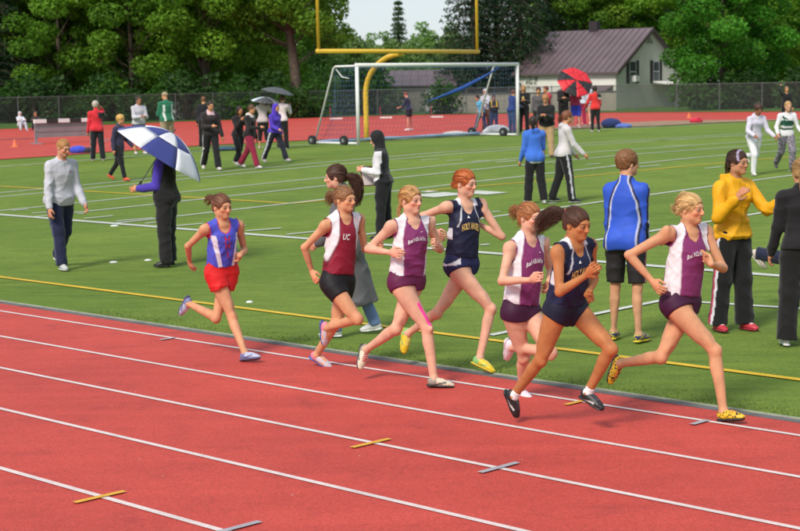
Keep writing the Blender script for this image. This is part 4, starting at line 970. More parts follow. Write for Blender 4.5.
def st_purple(main, white, trim):
    def f(t, u, w, e, V):
        g = np.interp(t, [.1, .3, .5, .68, .8, .9, 1.0, 1.1], [.104, .106, .110, .120, .112, .090, .070, .064]); a = np.abs(u)
        C = np.tile(np.array(main), (len(t), 1)); lay(C, soft(a - g) * soft(w + .06), np.array(white))
        lay(C, soft(.008 - e), np.array(trim)); return C
    return f
def st_maroon(main, white, trim):
    def f(t, u, w, e, V):
        g = np.interp(t, [.1, .25, .45, .62, .75, .9, 1.0], [.16, .150, .118, .088, .082, .074, .066]); a = np.abs(u)
        C = np.tile(np.array(main), (len(t), 1)); lay(C, soft(a - g) * soft(t - .3, .02), np.array(white)); lay(C, soft(.0055 - np.abs(a - g)) * .8, np.array(main) * .4)
        lay(C, soft(.008 - e), np.array(trim)); return C
    return f
def st_blue(main, white, trim):
    def f(t, u, w, e, V):
        c = np.interp(t, [.1, .35, .6, .78], [.062, .086, .108, .122]); a = np.abs(u)
        C = np.tile(np.array(main), (len(t), 1)); lay(C, soft(.019 - np.abs(a - c)) * soft(.80 - t, .02) * soft(w + .03), np.array(white)); lay(C, soft(.010 - e), np.array(trim)); return C
    return f
def st_navy(main, line, trim):
    def f(t, u, w, e, V):
        c = np.interp(t, [.5, .62, .8, 1.0], [.135, .118, .088, .062]); a = np.abs(u)
        C = np.tile(np.array(main), (len(t), 1)); lay(C, soft(.0045 - np.abs(a - c)) * soft(t - .62, .02) * soft(w), np.array(line))
        lay(C, soft(t - .985, .02) * soft(.095 - a), np.array(line)); lay(C, soft(a - .128) * soft(t - .42, .02) * soft(.60 - t, .02) * soft(.03 - w) * soft(w + .06), np.array(line))
        return C
    return f
def brief(P, col, waist=.20, l_in=.10, l_out=.035, side=None, inf=.013):
    J, k, prof, loc, h, o = P['J'], P['k'], P['prof'], P['loc'], P['h'], P['o']
    up = unit(J['P1'] - J['P0']); lo, hi = bounds(J, ['P0', 'hipR', 'hipL'], .26 * k); v = Vol(lo, hi, h * 1.15)
    body_part(v, J, k, prof, P['bulk'], ('torso', 'thigh', 'glute'), h); v.F -= inf
    L = np.linalg.norm(J['P1'] - J['P0']); v.cutplane(J['P0'] + up * L * waist, up)
    x, y, z = v.grid((slice(None),) * 3)
    leg = {}
    for s, q in (('R', 1), ('L', -1)):
        hp = J['hip' + s] + J['R0'] * q * .02 * k; th = unit(J['kn' + s] - J['hip' + s]); out = J['R0'] * q; n = unit(th + out * (l_in - l_out) / .16)
        p0 = hp + th * (l_in + l_out) / 2 * k
        al = (x - hp[0]) * th[0] + (y - hp[1]) * th[1] + (z - hp[2]) * th[2]; ac = np.maximum(al, 0)
        da = np.sqrt((x - hp[0] - ac * th[0]) ** 2 + (y - hp[1] - ac * th[1]) ** 2 + (z - hp[2] - ac * th[2]) ** 2)
        leg[s] = (da, (x - p0[0]) * n[0] + (y - p0[1]) * n[1] + (z - p0[2]) * n[2])
    nearR = leg['R'][0] < leg['L'][0]
    v.F = np.maximum(v.F, np.where(nearR, leg['R'][1], leg['L'][1])).astype(np.float32)
    cf = col
    if side is not None:
        def cf(V):
            t, u, f, A, B = tcoords(J, prof, V); C = np.tile(np.array(col), (len(V), 1)); m = side(t, u / k, f / k); C[m] = (.75, .75, .78); return C
    return finish('running_shorts', v, loc, o, cf, 'shiny_cloth')
def loose_shorts(P, col, waist=.22, frac=.42, flare=.102, inf=.018, stripe=None, name='shorts', fold=.005):
    J, k, prof, loc, h, o = P['J'], P['k'], P['prof'], P['loc'], P['h'], P['o']; b = P['bulk']
    up = unit(J['P1'] - J['P0']); lo, hi = bounds(J, ['P0', 'knR', 'knL', 'hipR', 'hipL'], .2 * k); v = Vol(lo, hi, h)
    body_part(v, J, k, prof, b, ('torso', 'thigh', 'glute'), h); v.F -= inf
    L = np.linalg.norm(J['P1'] - J['P0']); v.cutplane(J['P0'] + up * L * waist, up)
    for s in 'RL':
        hp, kn = J['hip' + s], J['kn' + s]; e = hp + (kn - hp) * frac
        v.limb(hp, e, [(0, .098 * k * b), (.5, (flare - .002) * k * b), (1, flare * k * b)], .03 * k)
        th = unit(kn - hp); x, y, z = v.grid((slice(None),) * 3)
        dc = (x - e[0]) * th[0] + (y - e[1]) * th[1] + (z - e[2]) * th[2]; ax = v.sub(np.minimum(hp, e) - .2, np.maximum(hp, e) + .2)
        q = 1 if s == 'R' else -1; out = J['R0'] * q
        sd = (x - J['P0'][0]) * out[0] + (y - J['P0'][1]) * out[1] + (z - J['P0'][2]) * out[2]
        v.F = np.where(sd > -.012, np.maximum(v.F, dc), v.F).astype(np.float32)
    v.folds(fold, 34.0, 5)
    def cf(V):
        C = np.tile(np.array(col), (len(V), 1))
        if stripe is not None:
            for s, q in (('R', 1), ('L', -1)):
                hp, th = J['hip' + s], unit(J['kn' + s] - J['hip' + s]); w = V - hp; w = w - (w @ th)[:, None] * th; u = w @ (J['R0'] * q); f = w @ J['Fw0']
                C[(u > .06 * k) & (np.abs(f) < .014 * k)] = stripe
        return C
    return finish(name, v, loc, o, cf, 'shiny_cloth')
def pants(P, col, waist=.25, inf=.022, knee=.075, ankle=.070, fold=.006, stripe=None, stripew=.014, plaid=None, end=1.0, name='trousers', thigh=.094):
    J, k, prof, loc, h, o = P['J'], P['k'], P['prof'], P['loc'], P['h'], P['o']; b = P['bulk']
    up = unit(J['P1'] - J['P0']); lo, hi = bounds(J, ['P0', 'knR', 'knL', 'anR', 'anL', 'hipR', 'hipL'], .2 * k); v = Vol(lo, hi, h * 1.35)
    body_part(v, J, k, prof, b, ('torso', 'thigh', 'glute'), h); v.F -= inf
    L = np.linalg.norm(J['P1'] - J['P0']); v.cutplane(J['P0'] + up * L * waist, up)
    for s in 'RL':
        hp, kn, an = J['hip' + s], J['kn' + s], J['an' + s]; e = kn + (an - kn) * end
        v.limb(hp, kn, [(0, thigh * k * b), (.5, (thigh * .55 + knee * .45) * k * b), (1, knee * k)], .03 * k)
        v.limb(kn, e, [(0, knee * k), (.5, (knee * .5 + ankle * .5) * k), (1, ankle * k)], .03 * k)
        sd = unit(an - kn); x, y, z = v.grid((slice(None),) * 3)
        m = v.sub(e - .16 * k, e + .16 * k); X, Y, Zz = v.grid(m)
        dc = (X - e[0]) * sd[0] + (Y - e[1]) * sd[1] + (Zz - e[2]) * sd[2] - .012 * k
        near = ((X - e[0]) ** 2 + (Y - e[1]) ** 2 + (Zz - e[2]) ** 2) < (.13 * k) ** 2
        v.F[m] = np.where(near, np.maximum(v.F[m], dc), v.F[m])
    v.folds(fold, 26.0, int(abs(loc[1] * 7)) + 3)
    def cf(V):
        C = np.tile(np.array(col), (len(V), 1))
        if plaid is not None:
            m = (np.sin(V[:, 2] * 75) > .3) ^ (np.sin((V[:, 0] + V[:, 1] * .6) * 90) > .3); C[m] = plaid
        if stripe is not None:
            ss = stripe if isinstance(stripe, list) else [(stripe, 0.0)]
            for s, q in (('R', 1), ('L', -1)):
                for a_, b_ in (('hip', 'kn'), ('kn', 'an')):
                    hp, e = J[a_ + s], J[b_ + s]; Lg = np.linalg.norm(e - hp); th = (e - hp) / Lg; w = V - hp; tt = (w @ th) / Lg; w = w - (w @ th)[:, None] * th; u = w @ (J['R0'] * q); f = w @ J['Fw0']
                    oth = np.linalg.norm(V - (J[a_ + ('L' if s == 'R' else 'R')]), axis=1)
                    for colr, off in ss:
                        C[(u > .035 * k) & (np.abs(f - off * k) < stripew * k) & (tt > -.25) & (tt < 1.05) & ((V - J['P0']) @ (J['R0'] * q) > .0)] = colr
        return C
    return finish(name, v, loc, o, cf, 'cloth')
def jacket(P, col, hem=.0, inf=.020, arm=.058, wrist=.040, fold=.007, colfn=None, name='jacket', sleeves='RL', end=1.0, skirt=None, collar=.03, hood=None, mat='cloth', chest=0.0, neckcut=True):
    J, k, prof, loc, h, o = P['J'], P['k'], P['prof'], P['loc'], P['h'], P['o']; b = P['bulk']
    arm -= .007; inf *= .72; wrist -= .004
    up = unit(J['P1'] - J['P0']); lo, hi = bounds(J, ['P0', 'P1', 'head'] + [a + s for s in 'RL' for a in ('sh', 'el', 'wr')] + (['knR', 'knL'] if skirt else []), .24 * k); v = Vol(lo, hi, h * 1.15)
    body_part(v, J, k, prof, b, ('torso', 'glute', 'clav') + (('arm', 'farm') if end == 1.0 and sleeves else ()), h); v.F -= inf
    L = np.linalg.norm(J['P1'] - J['P0'])
    if hem < .08 or skirt:
        fl = [(t, (A + .046 * k) * w, (B + .046 * k) * w, O) for (t, A, B, O) in prof for w in [float(np.interp(t, [.12, .50], [1, .55]))]]
        v.torso(J, fl, .03 * k)
        for s, q in (('R', 1), ('L', -1)): v.ell(J['hip' + s] - J['Fw0'] * .045 * k - J['R0'] * q * .012 * k, (J['R0'], J['Fw0'], up), (.070 * k, .070 * k, .078 * k), .03 * k, inf=.046 * k)
    if skirt:
        dn = unit(skirt[1]); e = J['P0'] + dn * skirt[0] * k; ee = e + dn * .22 * k
        v.limb(J['P0'] + up * .1, ee, [(0, .14 * k), (.5, skirt[2] * k * .9), (1, skirt[2] * k)], .05, flat=(J['Fw0'], 1.3))
        if len(skirt) > 3: v.limb(J['P0'] + up * .05, J['P0'] + unit(skirt[3]) * skirt[0] * 1.1 * k, [(0, .12 * k), (1, skirt[2] * .55 * k)], .05)
        v.cutplane(e, dn)
    else: v.cutplane(J['P0'] + up * L * hem, -up)
    v.cutplane(J['P1'] + up * collar * k, up)
    for s in ('RL' if sleeves else ''): v.limb(J['P1'] - up * .004 * k - J['Fw1'] * .008 * k, J['sh' + s] + up * .012 * k, [(0, .056 * k * b), (1, .050 * k * b)], .035 * k)
    for s in sleeves:
        sh, el, wr = J['sh' + s], J['el' + s], J['wr' + s]; e = el + (wr - el) * min(1, max(0, end * 2 - 1)) if end > .5 else None
        eu = el if end > .5 else sh + (el - sh) * end * 2
        v.limb(sh, eu, [(0, (arm + .003) * k * b), (.4, arm * k * b), (1, (arm - .004) * k * b)], .03 * k)
        if e is not None: v.limb(el, e, [(0, (arm - .004) * k * b), (.6, (arm * .55 + wrist * .45) * k * b), (.92, wrist * 1.1 * k), (1, wrist * .92 * k)], .02 * k)
    if collar > .02:
        v.limb(J['P1'] - up * .03 * k, J['P1'] + up * collar * k, [(0, .085 * k), (1, .074 * k)], .02 * k)
        v.ell(J['P1'] + up * (collar + .03) * k + J['Fw1'] * .02 * k, (J['R1'], J['Fw1'], up), np.array((.058, .066, .06)) * k, 0.0, 'sub')
    if hood == 'back':
        v.ell(J['P1'] - J['Fw1'] * .075 * k + up * .02 * k, (J['R1'], J['Fw1'], up), np.array((.10, .05, .06)) * k, .03)
        v.limb(J['P1'] + J['R1'] * .07 * k + J['Fw1'] * .03, J['P1'] - J['R1'] * .07 * k + J['Fw1'] * .03, [(0, .028 * k), (1, .028 * k)], .02)
    if hood == 'up':
        kh = P['kh']; R, F, U = head_frame(J)
        v.ell(hloc(J, (0, -.018, .015), kh), (R, F, U), np.array((.098, .118, .128)) * kh, .02); v.limb(J['P1'], hloc(J, (0, -.03, -.05), kh), [(0, .095 * k), (1, .085 * k)], .04)
        v.ell(hloc(J, (0, .10, -.015), kh), (R, F, U), np.array((.064, .085, .092)) * kh, .01, 'sub')
    v.folds(fold, 24.0, int(abs(loc[0] * 31)) + 1)
    def cf(V):
        C = np.tile(np.array(col), (len(V), 1))
        if colfn is not None: colfn(C, V, *tcoords(J, prof, V)[:3])
        return C
    return finish(name, v, loc, o, cf, mat)
def shoe(P, s, upper, sole, lace=None, spots=None, back=None, high=False, stripe=None):
    J, k, loc, h, o = P['J'], P['k'], P['loc'], P['h'], P['o']; an = J['an' + s]; ft = J['ft' + s]; shn = unit(an - J['kn' + s])
    dn = shn - ft * (shn @ ft); dn = unit(dn); sd = np.cross(ft, dn); h = min(h, .012)
    v = Vol(an - .22 * k, an + .22 * k, h); B = an + dn * .048 * k
    v.ell(an + dn * .020 * k - ft * .014 * k, (ft, sd, dn), np.array((.044, .035, .044)) * k, .02)
    v.limb(an + dn * .018 * k + ft * .01 * k, an + ft * .118 * k + dn * .034 * k, [(0, .040 * k), (.5, .038 * k), (.85, .031 * k), (1, .024 * k)], .02, flat=(sd, .95))
    v.limb(an + ft * .09 * k + dn * .036 * k, an + ft * .145 * k + dn * .042 * k, [(0, .037 * k), (.6, .037 * k), (1, .028 * k)], .02, flat=(dn, 1.45))
    if not high: v.ell(an - dn * .035 * k + ft * .0, (ft, sd, dn), np.array((.040, .036, .034)) * k, 0, 'sub')
    v.cutplane(an + dn * .052 * k, dn); v.cutplane(an - dn * (.03 if high else .012) * k, -dn)
    def cf(V):
        C = np.tile(np.array(upper), (len(V), 1)); q = (V - an) / k; x, y, z = q @ ft, q @ sd, q @ dn
        if back is not None: C[x < .015] = back
        if lace is not None: C[(np.abs(y) < .021) & (x > .028) & (x < .105) & (z < .036) & ((np.sin(x * 330) > -.35))] = lace
        if stripe is not None: C[(np.abs(z - (.052 - .30 * x + 1.2 * (x - .05) ** 2)) < .0075) & (x > -.01) & (x < .10) & (np.abs(y) > .010)] = stripe
        if spots is not None:
            m = np.sin(x * 190 + 1.5 * np.sin(z * 150)) * np.sin(z * 210 + y * 120 + 2 * np.sin(x * 90)) > .18; C[m] = spots
        return C
    so = finish('shoe', v, loc, o, cf, 'shoe')
    v = Vol(an - .22 * k, an + .24 * k, h * 1.4)
    v.limb(an + dn * .056 * k - ft * .030 * k, an + dn * .056 * k + ft * .135 * k, [(0, .039 * k), (.35, .036 * k), (.7, .044 * k), (1, .036 * k)], .0, flat=(dn, 2.7))
    finish('sole', v, loc, so, np.array(sole), 'shoe'); return so
def sock(P, s, col, top=.10):
    J, k, loc, h, o = P['J'], P['k'], P['loc'], P['h'], P['o']; an, kn = J['an' + s], J['kn' + s]; v = Vol(an - .25, an + .25, h); sd = unit(kn - an)
    v.limb(kn, an, [(t, r * k * P['bulk'] + .005) for t, r in SHIN], 0); v.limb(an, an + unit(an - kn) * .02, [(0, .040 * k), (1, .038 * k)], .01); v.cutplane(an + sd * top * k, sd)
    return finish('sock', v, loc, o, col)
def tape(P, s, a, b, t0, t1, dirv, col, half=.018):
    """strip of sports tape stuck along a limb"""
    J, k, loc, h, o = P['J'], P['k'], P['loc'], P['h'], P['o']; A, B = J[a + s], J[b + s]; v = Vol(np.minimum(A, B) - .12, np.maximum(A, B) + .12, h)
    pr = THIGH if a == 'hip' else SHIN
    v.limb(A, B, [(t, r * k * P['bulk']) for t, r in pr], .03); leg_muscles(v, J, s, k, P['bulk'])
    th = unit(B - A)
    if a == 'hip': v.limb(A + th * .06 * k - J['Fw0'] * .01, A + th * .30 * k + unit(np.cross(J['R0'], th)) * -.012 * k, [(0, .075 * k), (.5, .070 * k * P['bulk']), (1, .05 * k)], .03 * k)
    ft = J['ft' + s]; shn = unit(J['an' + s] - J['kn' + s]); back = -(ft - shn * (ft @ shn)); fr = -unit(back)
    v.ell(J['kn' + s] + fr * .020 * k, (J['R0'], shn, fr), (.034 * k, .040 * k, .032 * k), .02 * k); v.F -= .006
    L = np.linalg.norm(B - A); v.cutplane(A + th * L * t0, -th); v.cutplane(A + th * L * t1, th)
    d = unit(dirv - th * (dirv @ th)); w = np.cross(th, d); v.cutplane(A + w * half, w); v.cutplane(A - w * half, -w); v.cutplane(A + d * .01, -d)
    return finish('sports_tape', v, loc, o, col)

def strands(paths, col, seed, r=.0022, n=60, spread=.02, curl=0.0, cf=60.0, taper=.25, segs=9):
    """loose locks: many thin tubes following a path of (point, spread)"""
    rng = np.random.RandomState(seed); P = np.array([p for p, _ in paths]); S = np.array([s for _, s in paths]); T = np.linspace(0, 1, len(P)); ts = np.linspace(0, 1, segs)
    ctr = np.stack([np.interp(ts, T, P[:, i]) for i in range(3)], 1)
    for _ in range(2): ctr[1:-1] = .25 * ctr[:-2] + .5 * ctr[1:-1] + .25 * ctr[2:]
    sp = np.interp(ts, T, S); V = []; Q = []; C = []; L = np.linalg.norm(P[-1] - P[0]) + .05
    ax = unit(P[-1] - P[0]); a = unit(np.cross(ax, V3(.3, .5, .8))); b = np.cross(ax, a)
    for _ in range(n):
        an = rng.uniform(0, 6.28); rad = math.sqrt(rng.uniform(0, 1)); ph = rng.uniform(0, 6.28); ln = rng.uniform(.72, 1.08)
        cc = np.array(col) * rng.uniform(.6, 1.45); base = len(V)
        tt = ts * ln; c0 = np.stack([np.interp(tt, ts, ctr[:, i]) for i in range(3)], 1); s0 = np.interp(tt, ts, sp)
        if ln > 1: c0 += np.maximum(tt - 1, 0)[:, None] * (ctr[-1] - ctr[-2]) * segs * .7
        wig = curl * np.sin(cf * tt * L + ph)[:, None] * (math.cos(an + 1) * a + math.sin(an + 1) * b) + curl * np.cos(cf * tt * L + ph)[:, None] * (math.cos(an) * b - math.sin(an) * a) * .8
        c0 = c0 + (s0 * rad)[:, None] * (math.cos(an) * a + math.sin(an) * b) + wig * np.minimum(1, tt * 5)[:, None]
        for i in range(segs):
            rr = r * (1 - (1 - taper) * (i / (segs - 1)) ** 2)
            for m in range(3): w = 2.094 * m; V.append(c0[i] + rr * (math.cos(w) * a + math.sin(w) * b)); C.append(cc)
        for i in range(segs - 1):
            for m in range(3): j = (m + 1) % 3; u = base + i * 3; Q.append((u + m, u + j, u + 3 + j, u + 3 + m))
    return np.array(V), np.array(Q), np.array(C)
def hair(P, col, style='cap', thick=.011, tie=(0, -.11, .04), locks=None, low=-.055, seed=1, front=.0, fringe=0.0, loose=200):
    J, kh, loc, o = P['J'], P['kh'], P['loc'], P['o']; h = .0078 if P['h'] < .0108 else min(P['h'], .014); R, F, U = head_frame(J); c = J['head']
    v = Vol(c - .2, c + .2, h); E = lambda p, r, kk=.02, op='add': v.ell(hloc(J, p, kh), (R, F, U), np.array(r) * kh, kk * kh, op)
    E((0, -.014, .026), np.array((.073, .092, .084)) + thick); E((0, -.045, -.025), np.array((.060, .055, .055)) + thick * .6, .03)
    if style == 'long':
        for q in (-1, 1): E((.055 * q, -.02, -.07), (.035, .05, .10), .03)
        E((0, -.065, -.09), (.07, .035, .12), .03)
    if style == 'full': E((0, -.02, .045), np.array((.080, .095, .080)) + thick, .02)
    E((0, .104 - front, -.036), (.067, .080, .090 - fringe), .012, 'sub')
    if style != 'long':
        for q in (-1, 1): E((.088 * q, .005, -.028), (.026, .034, .040), .01, 'sub')
    x, y, z = v.grid((slice(None),) * 3); b = hloc(J, (0, 0, low - (.13 if style == 'long' else 0)), kh); v.cutplane(b, -U)
    V, Q = v.mesh(); q = (V - c) / kh; X, Y, Z = q @ R, q @ F, q @ U; T = np.array(tie)
    rng = np.random.RandomState(seed); ang = np.arctan2(X - T[0], Z - T[2] + .35 * (Y - T[1])); st = 0
    for f_ in (17, 31, 53, 88): st = st + np.sin(ang * f_ + rng.uniform(0, 6.28) + 2 * np.sin(Y * 25)) / 2
    amp = (st * .0013 + (.0035 * np.sin(X * 210 + 3 * np.sin(Z * 160)) * np.sin(Y * 190 + Z * 120) if not locks else 0)) * kh; N = unit_rows(V - (c + U * .02)); V = V + N * amp[:, None]
    C = np.array(col)[None] * (1 + .28 * np.clip(st, -1.6, 1.6))[:, None]
    parts = [(V, Q, C)]
    if P['h'] < .0108 and loose:
        rs = np.random.RandomState(seed + 99); tv = unit(T - np.array((0, -.014, .026))); rad = np.array((.073, .092, .084)) + thick; vs, qs, cs = [], [], []
        for _ in range(loose):
            for _t in range(20):
                d0 = unit(rs.normal(size=3)); 
                p0 = np.array((0, -.014, .026)) + d0 * rad
                if d0[2] > -.35 and d0[1] > -.6 and not (((p0 - np.array((0, .104 - front, -.036))) / np.array((.064, .077, .087 - fringe)) ** 1) ** 2).sum() < 1: break
            lift = rs.uniform(.998, 1.035) if rs.uniform() > .12 else rs.uniform(1.03, 1.12); cc = np.array(col) * rs.uniform(.55, 1.5); b0 = len(vs); wob = rs.normal(size=3) * .03
            for i_ in range(8):
                s_ = i_ / 7.; dd_ = unit(d0 * (1 - s_) + tv * s_ + wob * math.sin(3.14 * s_)); pp = np.array((0, -.014, .026)) + dd_ * rad * (1.0 + (lift - 1) * math.sin(3.14 * min(1, s_ * .8 + .1)))
                W_ = hloc(J, pp, kh); r_ = .0019 * (1 - .5 * abs(2 * s_ - 1))
                for m_ in range(3): w_ = 2.094 * m_; vs.append(W_ + r_ * (math.cos(w_) * R + math.sin(w_) * U)); cs.append(cc)
            for i_ in range(7):
                for m_ in range(3): j_ = (m_ + 1) % 3; u_ = b0 + i_ * 3; qs.append((u_ + m_, u_ + j_, u_ + 3 + j_, u_ + 3 + m_))
        parts.append((np.array(vs), np.array(qs), np.array(cs)))
    for lk in (locks or []):
        pts = [(hloc(J, p, kh), s * kh) for p, s in lk['path']]
        parts.append(strands(pts, lk.get('col', col), lk.get('seed', seed), lk.get('r', .0024), lk.get('n', 60), curl=lk.get('curl', 0), cf=lk.get('cf', 60), segs=lk.get('segs', 9)))
    Vs, Qs, Cs, off = [], [], [], 0
    for a, b_, c_ in parts: Vs.append(a); Qs.append(b_ + off); Cs.append(c_); off += len(a)
    return link('hair', npmesh('hair', np.concatenate(Vs) - loc, np.concatenate(Qs), np.clip(np.concatenate(Cs), 0, 1)), M['hair'], o)
def unit_rows(A): return A / (np.linalg.norm(A, axis=1)[:, None] + 1e-9)
def text_flat(body, bold=False, shear=0.0, spacing=1.0, offset=0.0):
    cu_ = bpy.data.curves.new('lettering', 'FONT'); cu_.body = body; cu_.align_x = 'CENTER'; cu_.size = 1.0; cu_.shear = shear
    cu_.space_character = spacing; cu_.offset = offset; cu_.resolution_u = 3
    ob = bpy.data.objects.new('lettering', cu_); COL.objects.link(ob); dg = bpy.context.evaluated_depsgraph_get()
    me = ob.evaluated_get(dg).to_mesh(); V = np.array([v.co[:] for v in me.vertices]); Fs = [tuple(p.vertices) for p in me.polygons]
    ob.evaluated_get(dg).to_mesh_clear(); bpy.data.objects.remove(ob); bpy.data.curves.remove(cu_)
    return V, Fs
def on_chest(P, V, Fs, col, name, off=.0035):
    """wrap flat shapes (x metres across to the wearer's left, y = trunk height t) on the front of the chest"""
    from mathutils.bvhtree import BVHTree
    J, k, loc = P['J'], P['k'], P['loc']; a, b = J['P0'], J['P1']; out = []; me = P['singlet'].data
    if 'bvh' not in P: P['bvh'] = BVHTree.FromPolygons([v.co[:] for v in me.vertices], [p.vertices[:] for p in me.polygons])
    vv = unit(b - a); last = None
    for x, t in V:
        w = min(max(t, 0), 1); r = J['R0'] + (J['R1'] - J['R0']) * w; r = unit(r - vv * (r @ vv)); f = np.cross(vv, r)
        d = unit(f + r * (-x * k) * 4.0); src = a + (b - a) * t + f * .0 + d * .45 + r * (-x * k) * .35 - loc
        hit = P['bvh'].ray_cast(Vector(src), Vector(-d), 1.0)[0]
        q = np.array(hit) + d * off if hit is not None else (last if last is not None else a + (b - a) * t + f * .12 - loc); last = q; out.append(q)
    me = pmesh(name, out, Fs); ca = me.color_attributes.new('Col', 'FLOAT_COLOR', 'POINT'); ca.data.foreach_set('color', np.tile(np.array(tuple(col) + (1,), np.float32), (len(out), 1)).ravel())
    return link(name, me, M['print'], P['singlet'])
def chest_text(P, body, size, x, t, col, arc=0.0, slope=0.0, shear=0.0, bold=0.0, sx=1.0, name='lettering'):
    V, Fs = text_flat(body, shear=shear, offset=bold); L = .30 * P['J']['H']
    pts = [(x + p[0] * size * sx, t + (p[1] * size - arc * (p[0] * size * sx) ** 2 + slope * p[0] * size) / L) for p in V]
    return on_chest(P, pts, Fs, col, name)
def chest_poly(P, polys, col, name='emblem'):
    V, Fs = [], []
    for pl in polys: Fs.append(tuple(range(len(V), len(V) + len(pl)))); V += pl
    return on_chest(P, V, Fs, col, name)
def person(J, S, h, label, group=None):
    low = min(J['anR'][2], J['anL'][2]); loc = np.array([J['P0'][0], J['P0'][1], gz(J['P0'][0], J['P0'][1])])
    o, k, kh, prof = build_body(J, S, h, loc); tag(o, label, 'person', group)
    return {'o': o, 'J': J, 'k': k, 'kh': kh, 'prof': prof, 'loc': loc, 'h': h, 'bulk': S.get('bulk', 1.0)}

# ------------------------------------------------------------------ the seven runners, read off the photograph
PURPLE, WHITE, DPURP = (.21, .030, .130), (.74, .70, .74), (.115, .012, .06)
NAVY = (.010, .012, .040); GOLD = (.66, .46, .15)
SK_FAIR, SK_MID, SK_TAN = (.67, .37, .255), (.61, .305, .165), (.47, .185, .068)
HR = .0077
GRP = 'runners in the pack on the track'
WS = (.78, .78, .80)
# --- blue singlet
px = dict(shR=(204, 229), elR=(188, 246), wrR=(189.5, 261), hdR=(191, 271), shL=(237, 225), elL=(244.5, 250), wrL=(240, 256), hdL=(236, 256),
          knR=(232, 317), anR=(245.5, 354), toR=(262, 358), knL=(216, 318), anL=(189, 304), toL=(179, 316))
J = from_photo(1.62, (253, 363.5), (222, 272), (222, 222), px, -44, head=(222, 206.5), look=-46, nod=4)
P = person(J, dict(skin=SK_MID, brow=(.10, .05, .03), curl=75, bulk=.90), HR, 'girl runner in blue singlet and red shorts, last of the pack, alone at the left', GRP)
singlet(P, st_blue((.075, .09, .56), (.70, .70, .80), (.50, .03, .13)), .16)
loose_shorts(P, (.66, .018, .020), .24, .37, .104, fold=.007)
chest_text(P, 'H', .092, 0.0, .66, (.50, .02, .06), bold=.025, sx=1.25); chest_text(P, 'H', .070, 0.0, .545, (.50, .02, .06), bold=.025, sx=1.4); chest_text(P, 'I', .085, 0.0, .36, (.50, .02, .06), bold=.03)
for s in 'RL': shoe(P, s, (.42, .46, .62), (.10, .10, .20), lace=(.75, .75, .8), back=(.16, .17, .35), stripe=(.10, .11, .26))
hair(P, (.17, .065, .034), locks=[dict(path=[((0, -.10, .05), .018), ((-.0, -.15, .065), .040), ((.01, -.20, .045), .048), ((.01, -.235, .01), .035)], n=110, curl=.008), dict(path=[((-.02, -.02, .095), .03), ((0, -.10, .08), .04)], n=40, curl=.004), dict(path=[((-.05, .03, .075), .02), ((-.06, -.09, .05), .03)], n=20, curl=.004)], tie=(0, -.10, .05), seed=3)
# --- maroon singlet, black shorts
px = dict(shR=(327, 225), elR=(304.5, 247.5), wrR=(312, 272), hdR=(317, 284), shL=(357, 219), elL=(365, 249), wrL=(378, 248), hdL=(386, 243),
          knR=(358, 319), anR=(327, 328), toR=(324, 347), knL=(335, 325), anL=(317, 355), toL=(333, 370))
J = from_photo(1.66, (318, 371), (338, 282), (343, 215), px, -44, head=(345, 199), look=-40, nod=2)
P = person(J, dict(skin=SK_MID, brow=(.12, .06, .03), curl=80, bulk=.90), HR, 'girl runner in maroon and white singlet and black tight shorts', GRP)
singlet(P, st_maroon((.26, .012, .035), WHITE, (.20, .010, .035)), .12)
brief(P, (.010, .010, .013), .17, .17, .155)
chest_text(P, 'UC', .060, -.035, .64, (.78, .74, .76), shear=.2, bold=.03)
for s in 'RL': shoe(P, s, (.60, .58, .66), (.06, .09, .36), lace=(.82, .28, .04), back=(.70, .22, .30), stripe=(.80, .26, .05))
hair(P, (.27, .125, .055), locks=[dict(path=[((0, -.095, .03), .02), ((0, -.14, .04), .05), ((.01, -.18, .0), .055), ((.02, -.19, -.06), .035)], n=130, curl=.010), dict(path=[((-.02, .0, .095), .03), ((0, -.10, .06), .04)], n=40, curl=.005), dict(path=[((.05, .03, .07), .02), ((.06, -.09, .03), .03)], n=24, curl=.004)], tie=(0, -.10, .03), seed=5)
# --- purple singlet, blonde braid, tape
px = dict(shR=(390, 226), elR=(368.5, 249), wrR=(390, 252.5), hdR=(402, 254.5), shL=(428, 222), elL=(440, 249), wrL=(438, 246), hdL=(436, 241),
          knR=(427, 329), anR=(434.5, 379), toR=(458, 388), knL=(396, 329), anL=(366, 350), toL=(358, 374))
px['sideL'] = dict(el=-.10, wr=.10, hd=.05)
J = from_photo(1.68, (444, 393), (407, 282), (411, 219), px, -45, head=(411, 199.5), look=-44, nod=2)
P = person(J, dict(skin=SK_FAIR, brow=(.30, .18, .08), curl=55, bulk=.95, flush=.8), HR, 'girl runner in purple singlet with blonde braid and pink tape on her thigh', GRP)
singlet(P, st_purple(PURPLE, WHITE, (.17, .02, .10)), .10)
brief(P, DPURP, .16, .095, .035)
chest_text(P, 'Boal Hills Indians', .046, 0.0, .665, (.82, .78, .82), arc=1.6, slope=.12, bold=.022, sx=.66); chest_poly(P, [[(.045, .80), (.075, .813), (.074, .820), (.046, .808)]], (.85, .82, .85))
tape(P, 'R', 'hip', 'kn', .50, .99, J['Fw0'] + J['R0'] * -.25, (.80, .06, .32), .014); tape(P, 'L', 'kn', 'an', .02, .22, J['R0'] * -.2 + J['Fw0'] * -1, (.03, .22, .42), .022)
for s in 'RL': shoe(P, s, (.66, .60, .46), (.03, .03, .03), lace=(.50, .02, .05), back=(.30, .27, .22), stripe=(.10, .09, .08))
hair(P, (.50, .27, .10), locks=[dict(path=[((-.01, -.09, -.02), .02), ((.035, -.105, -.07), .018), ((.045, -.10, -.125), .016), ((.05, -.09, -.18), .010)], n=70, curl=.007, cf=110), dict(path=[((.03, .05, .09), .02), ((.07, .02, .03), .02), ((.065, -.05, -.02), .02)], n=40, curl=.002), dict(path=[((-.03, .02, .09), .03), ((-.02, -.08, .06), .03)], n=30, curl=.003)], tie=(0, -.10, -.03), seed=7)
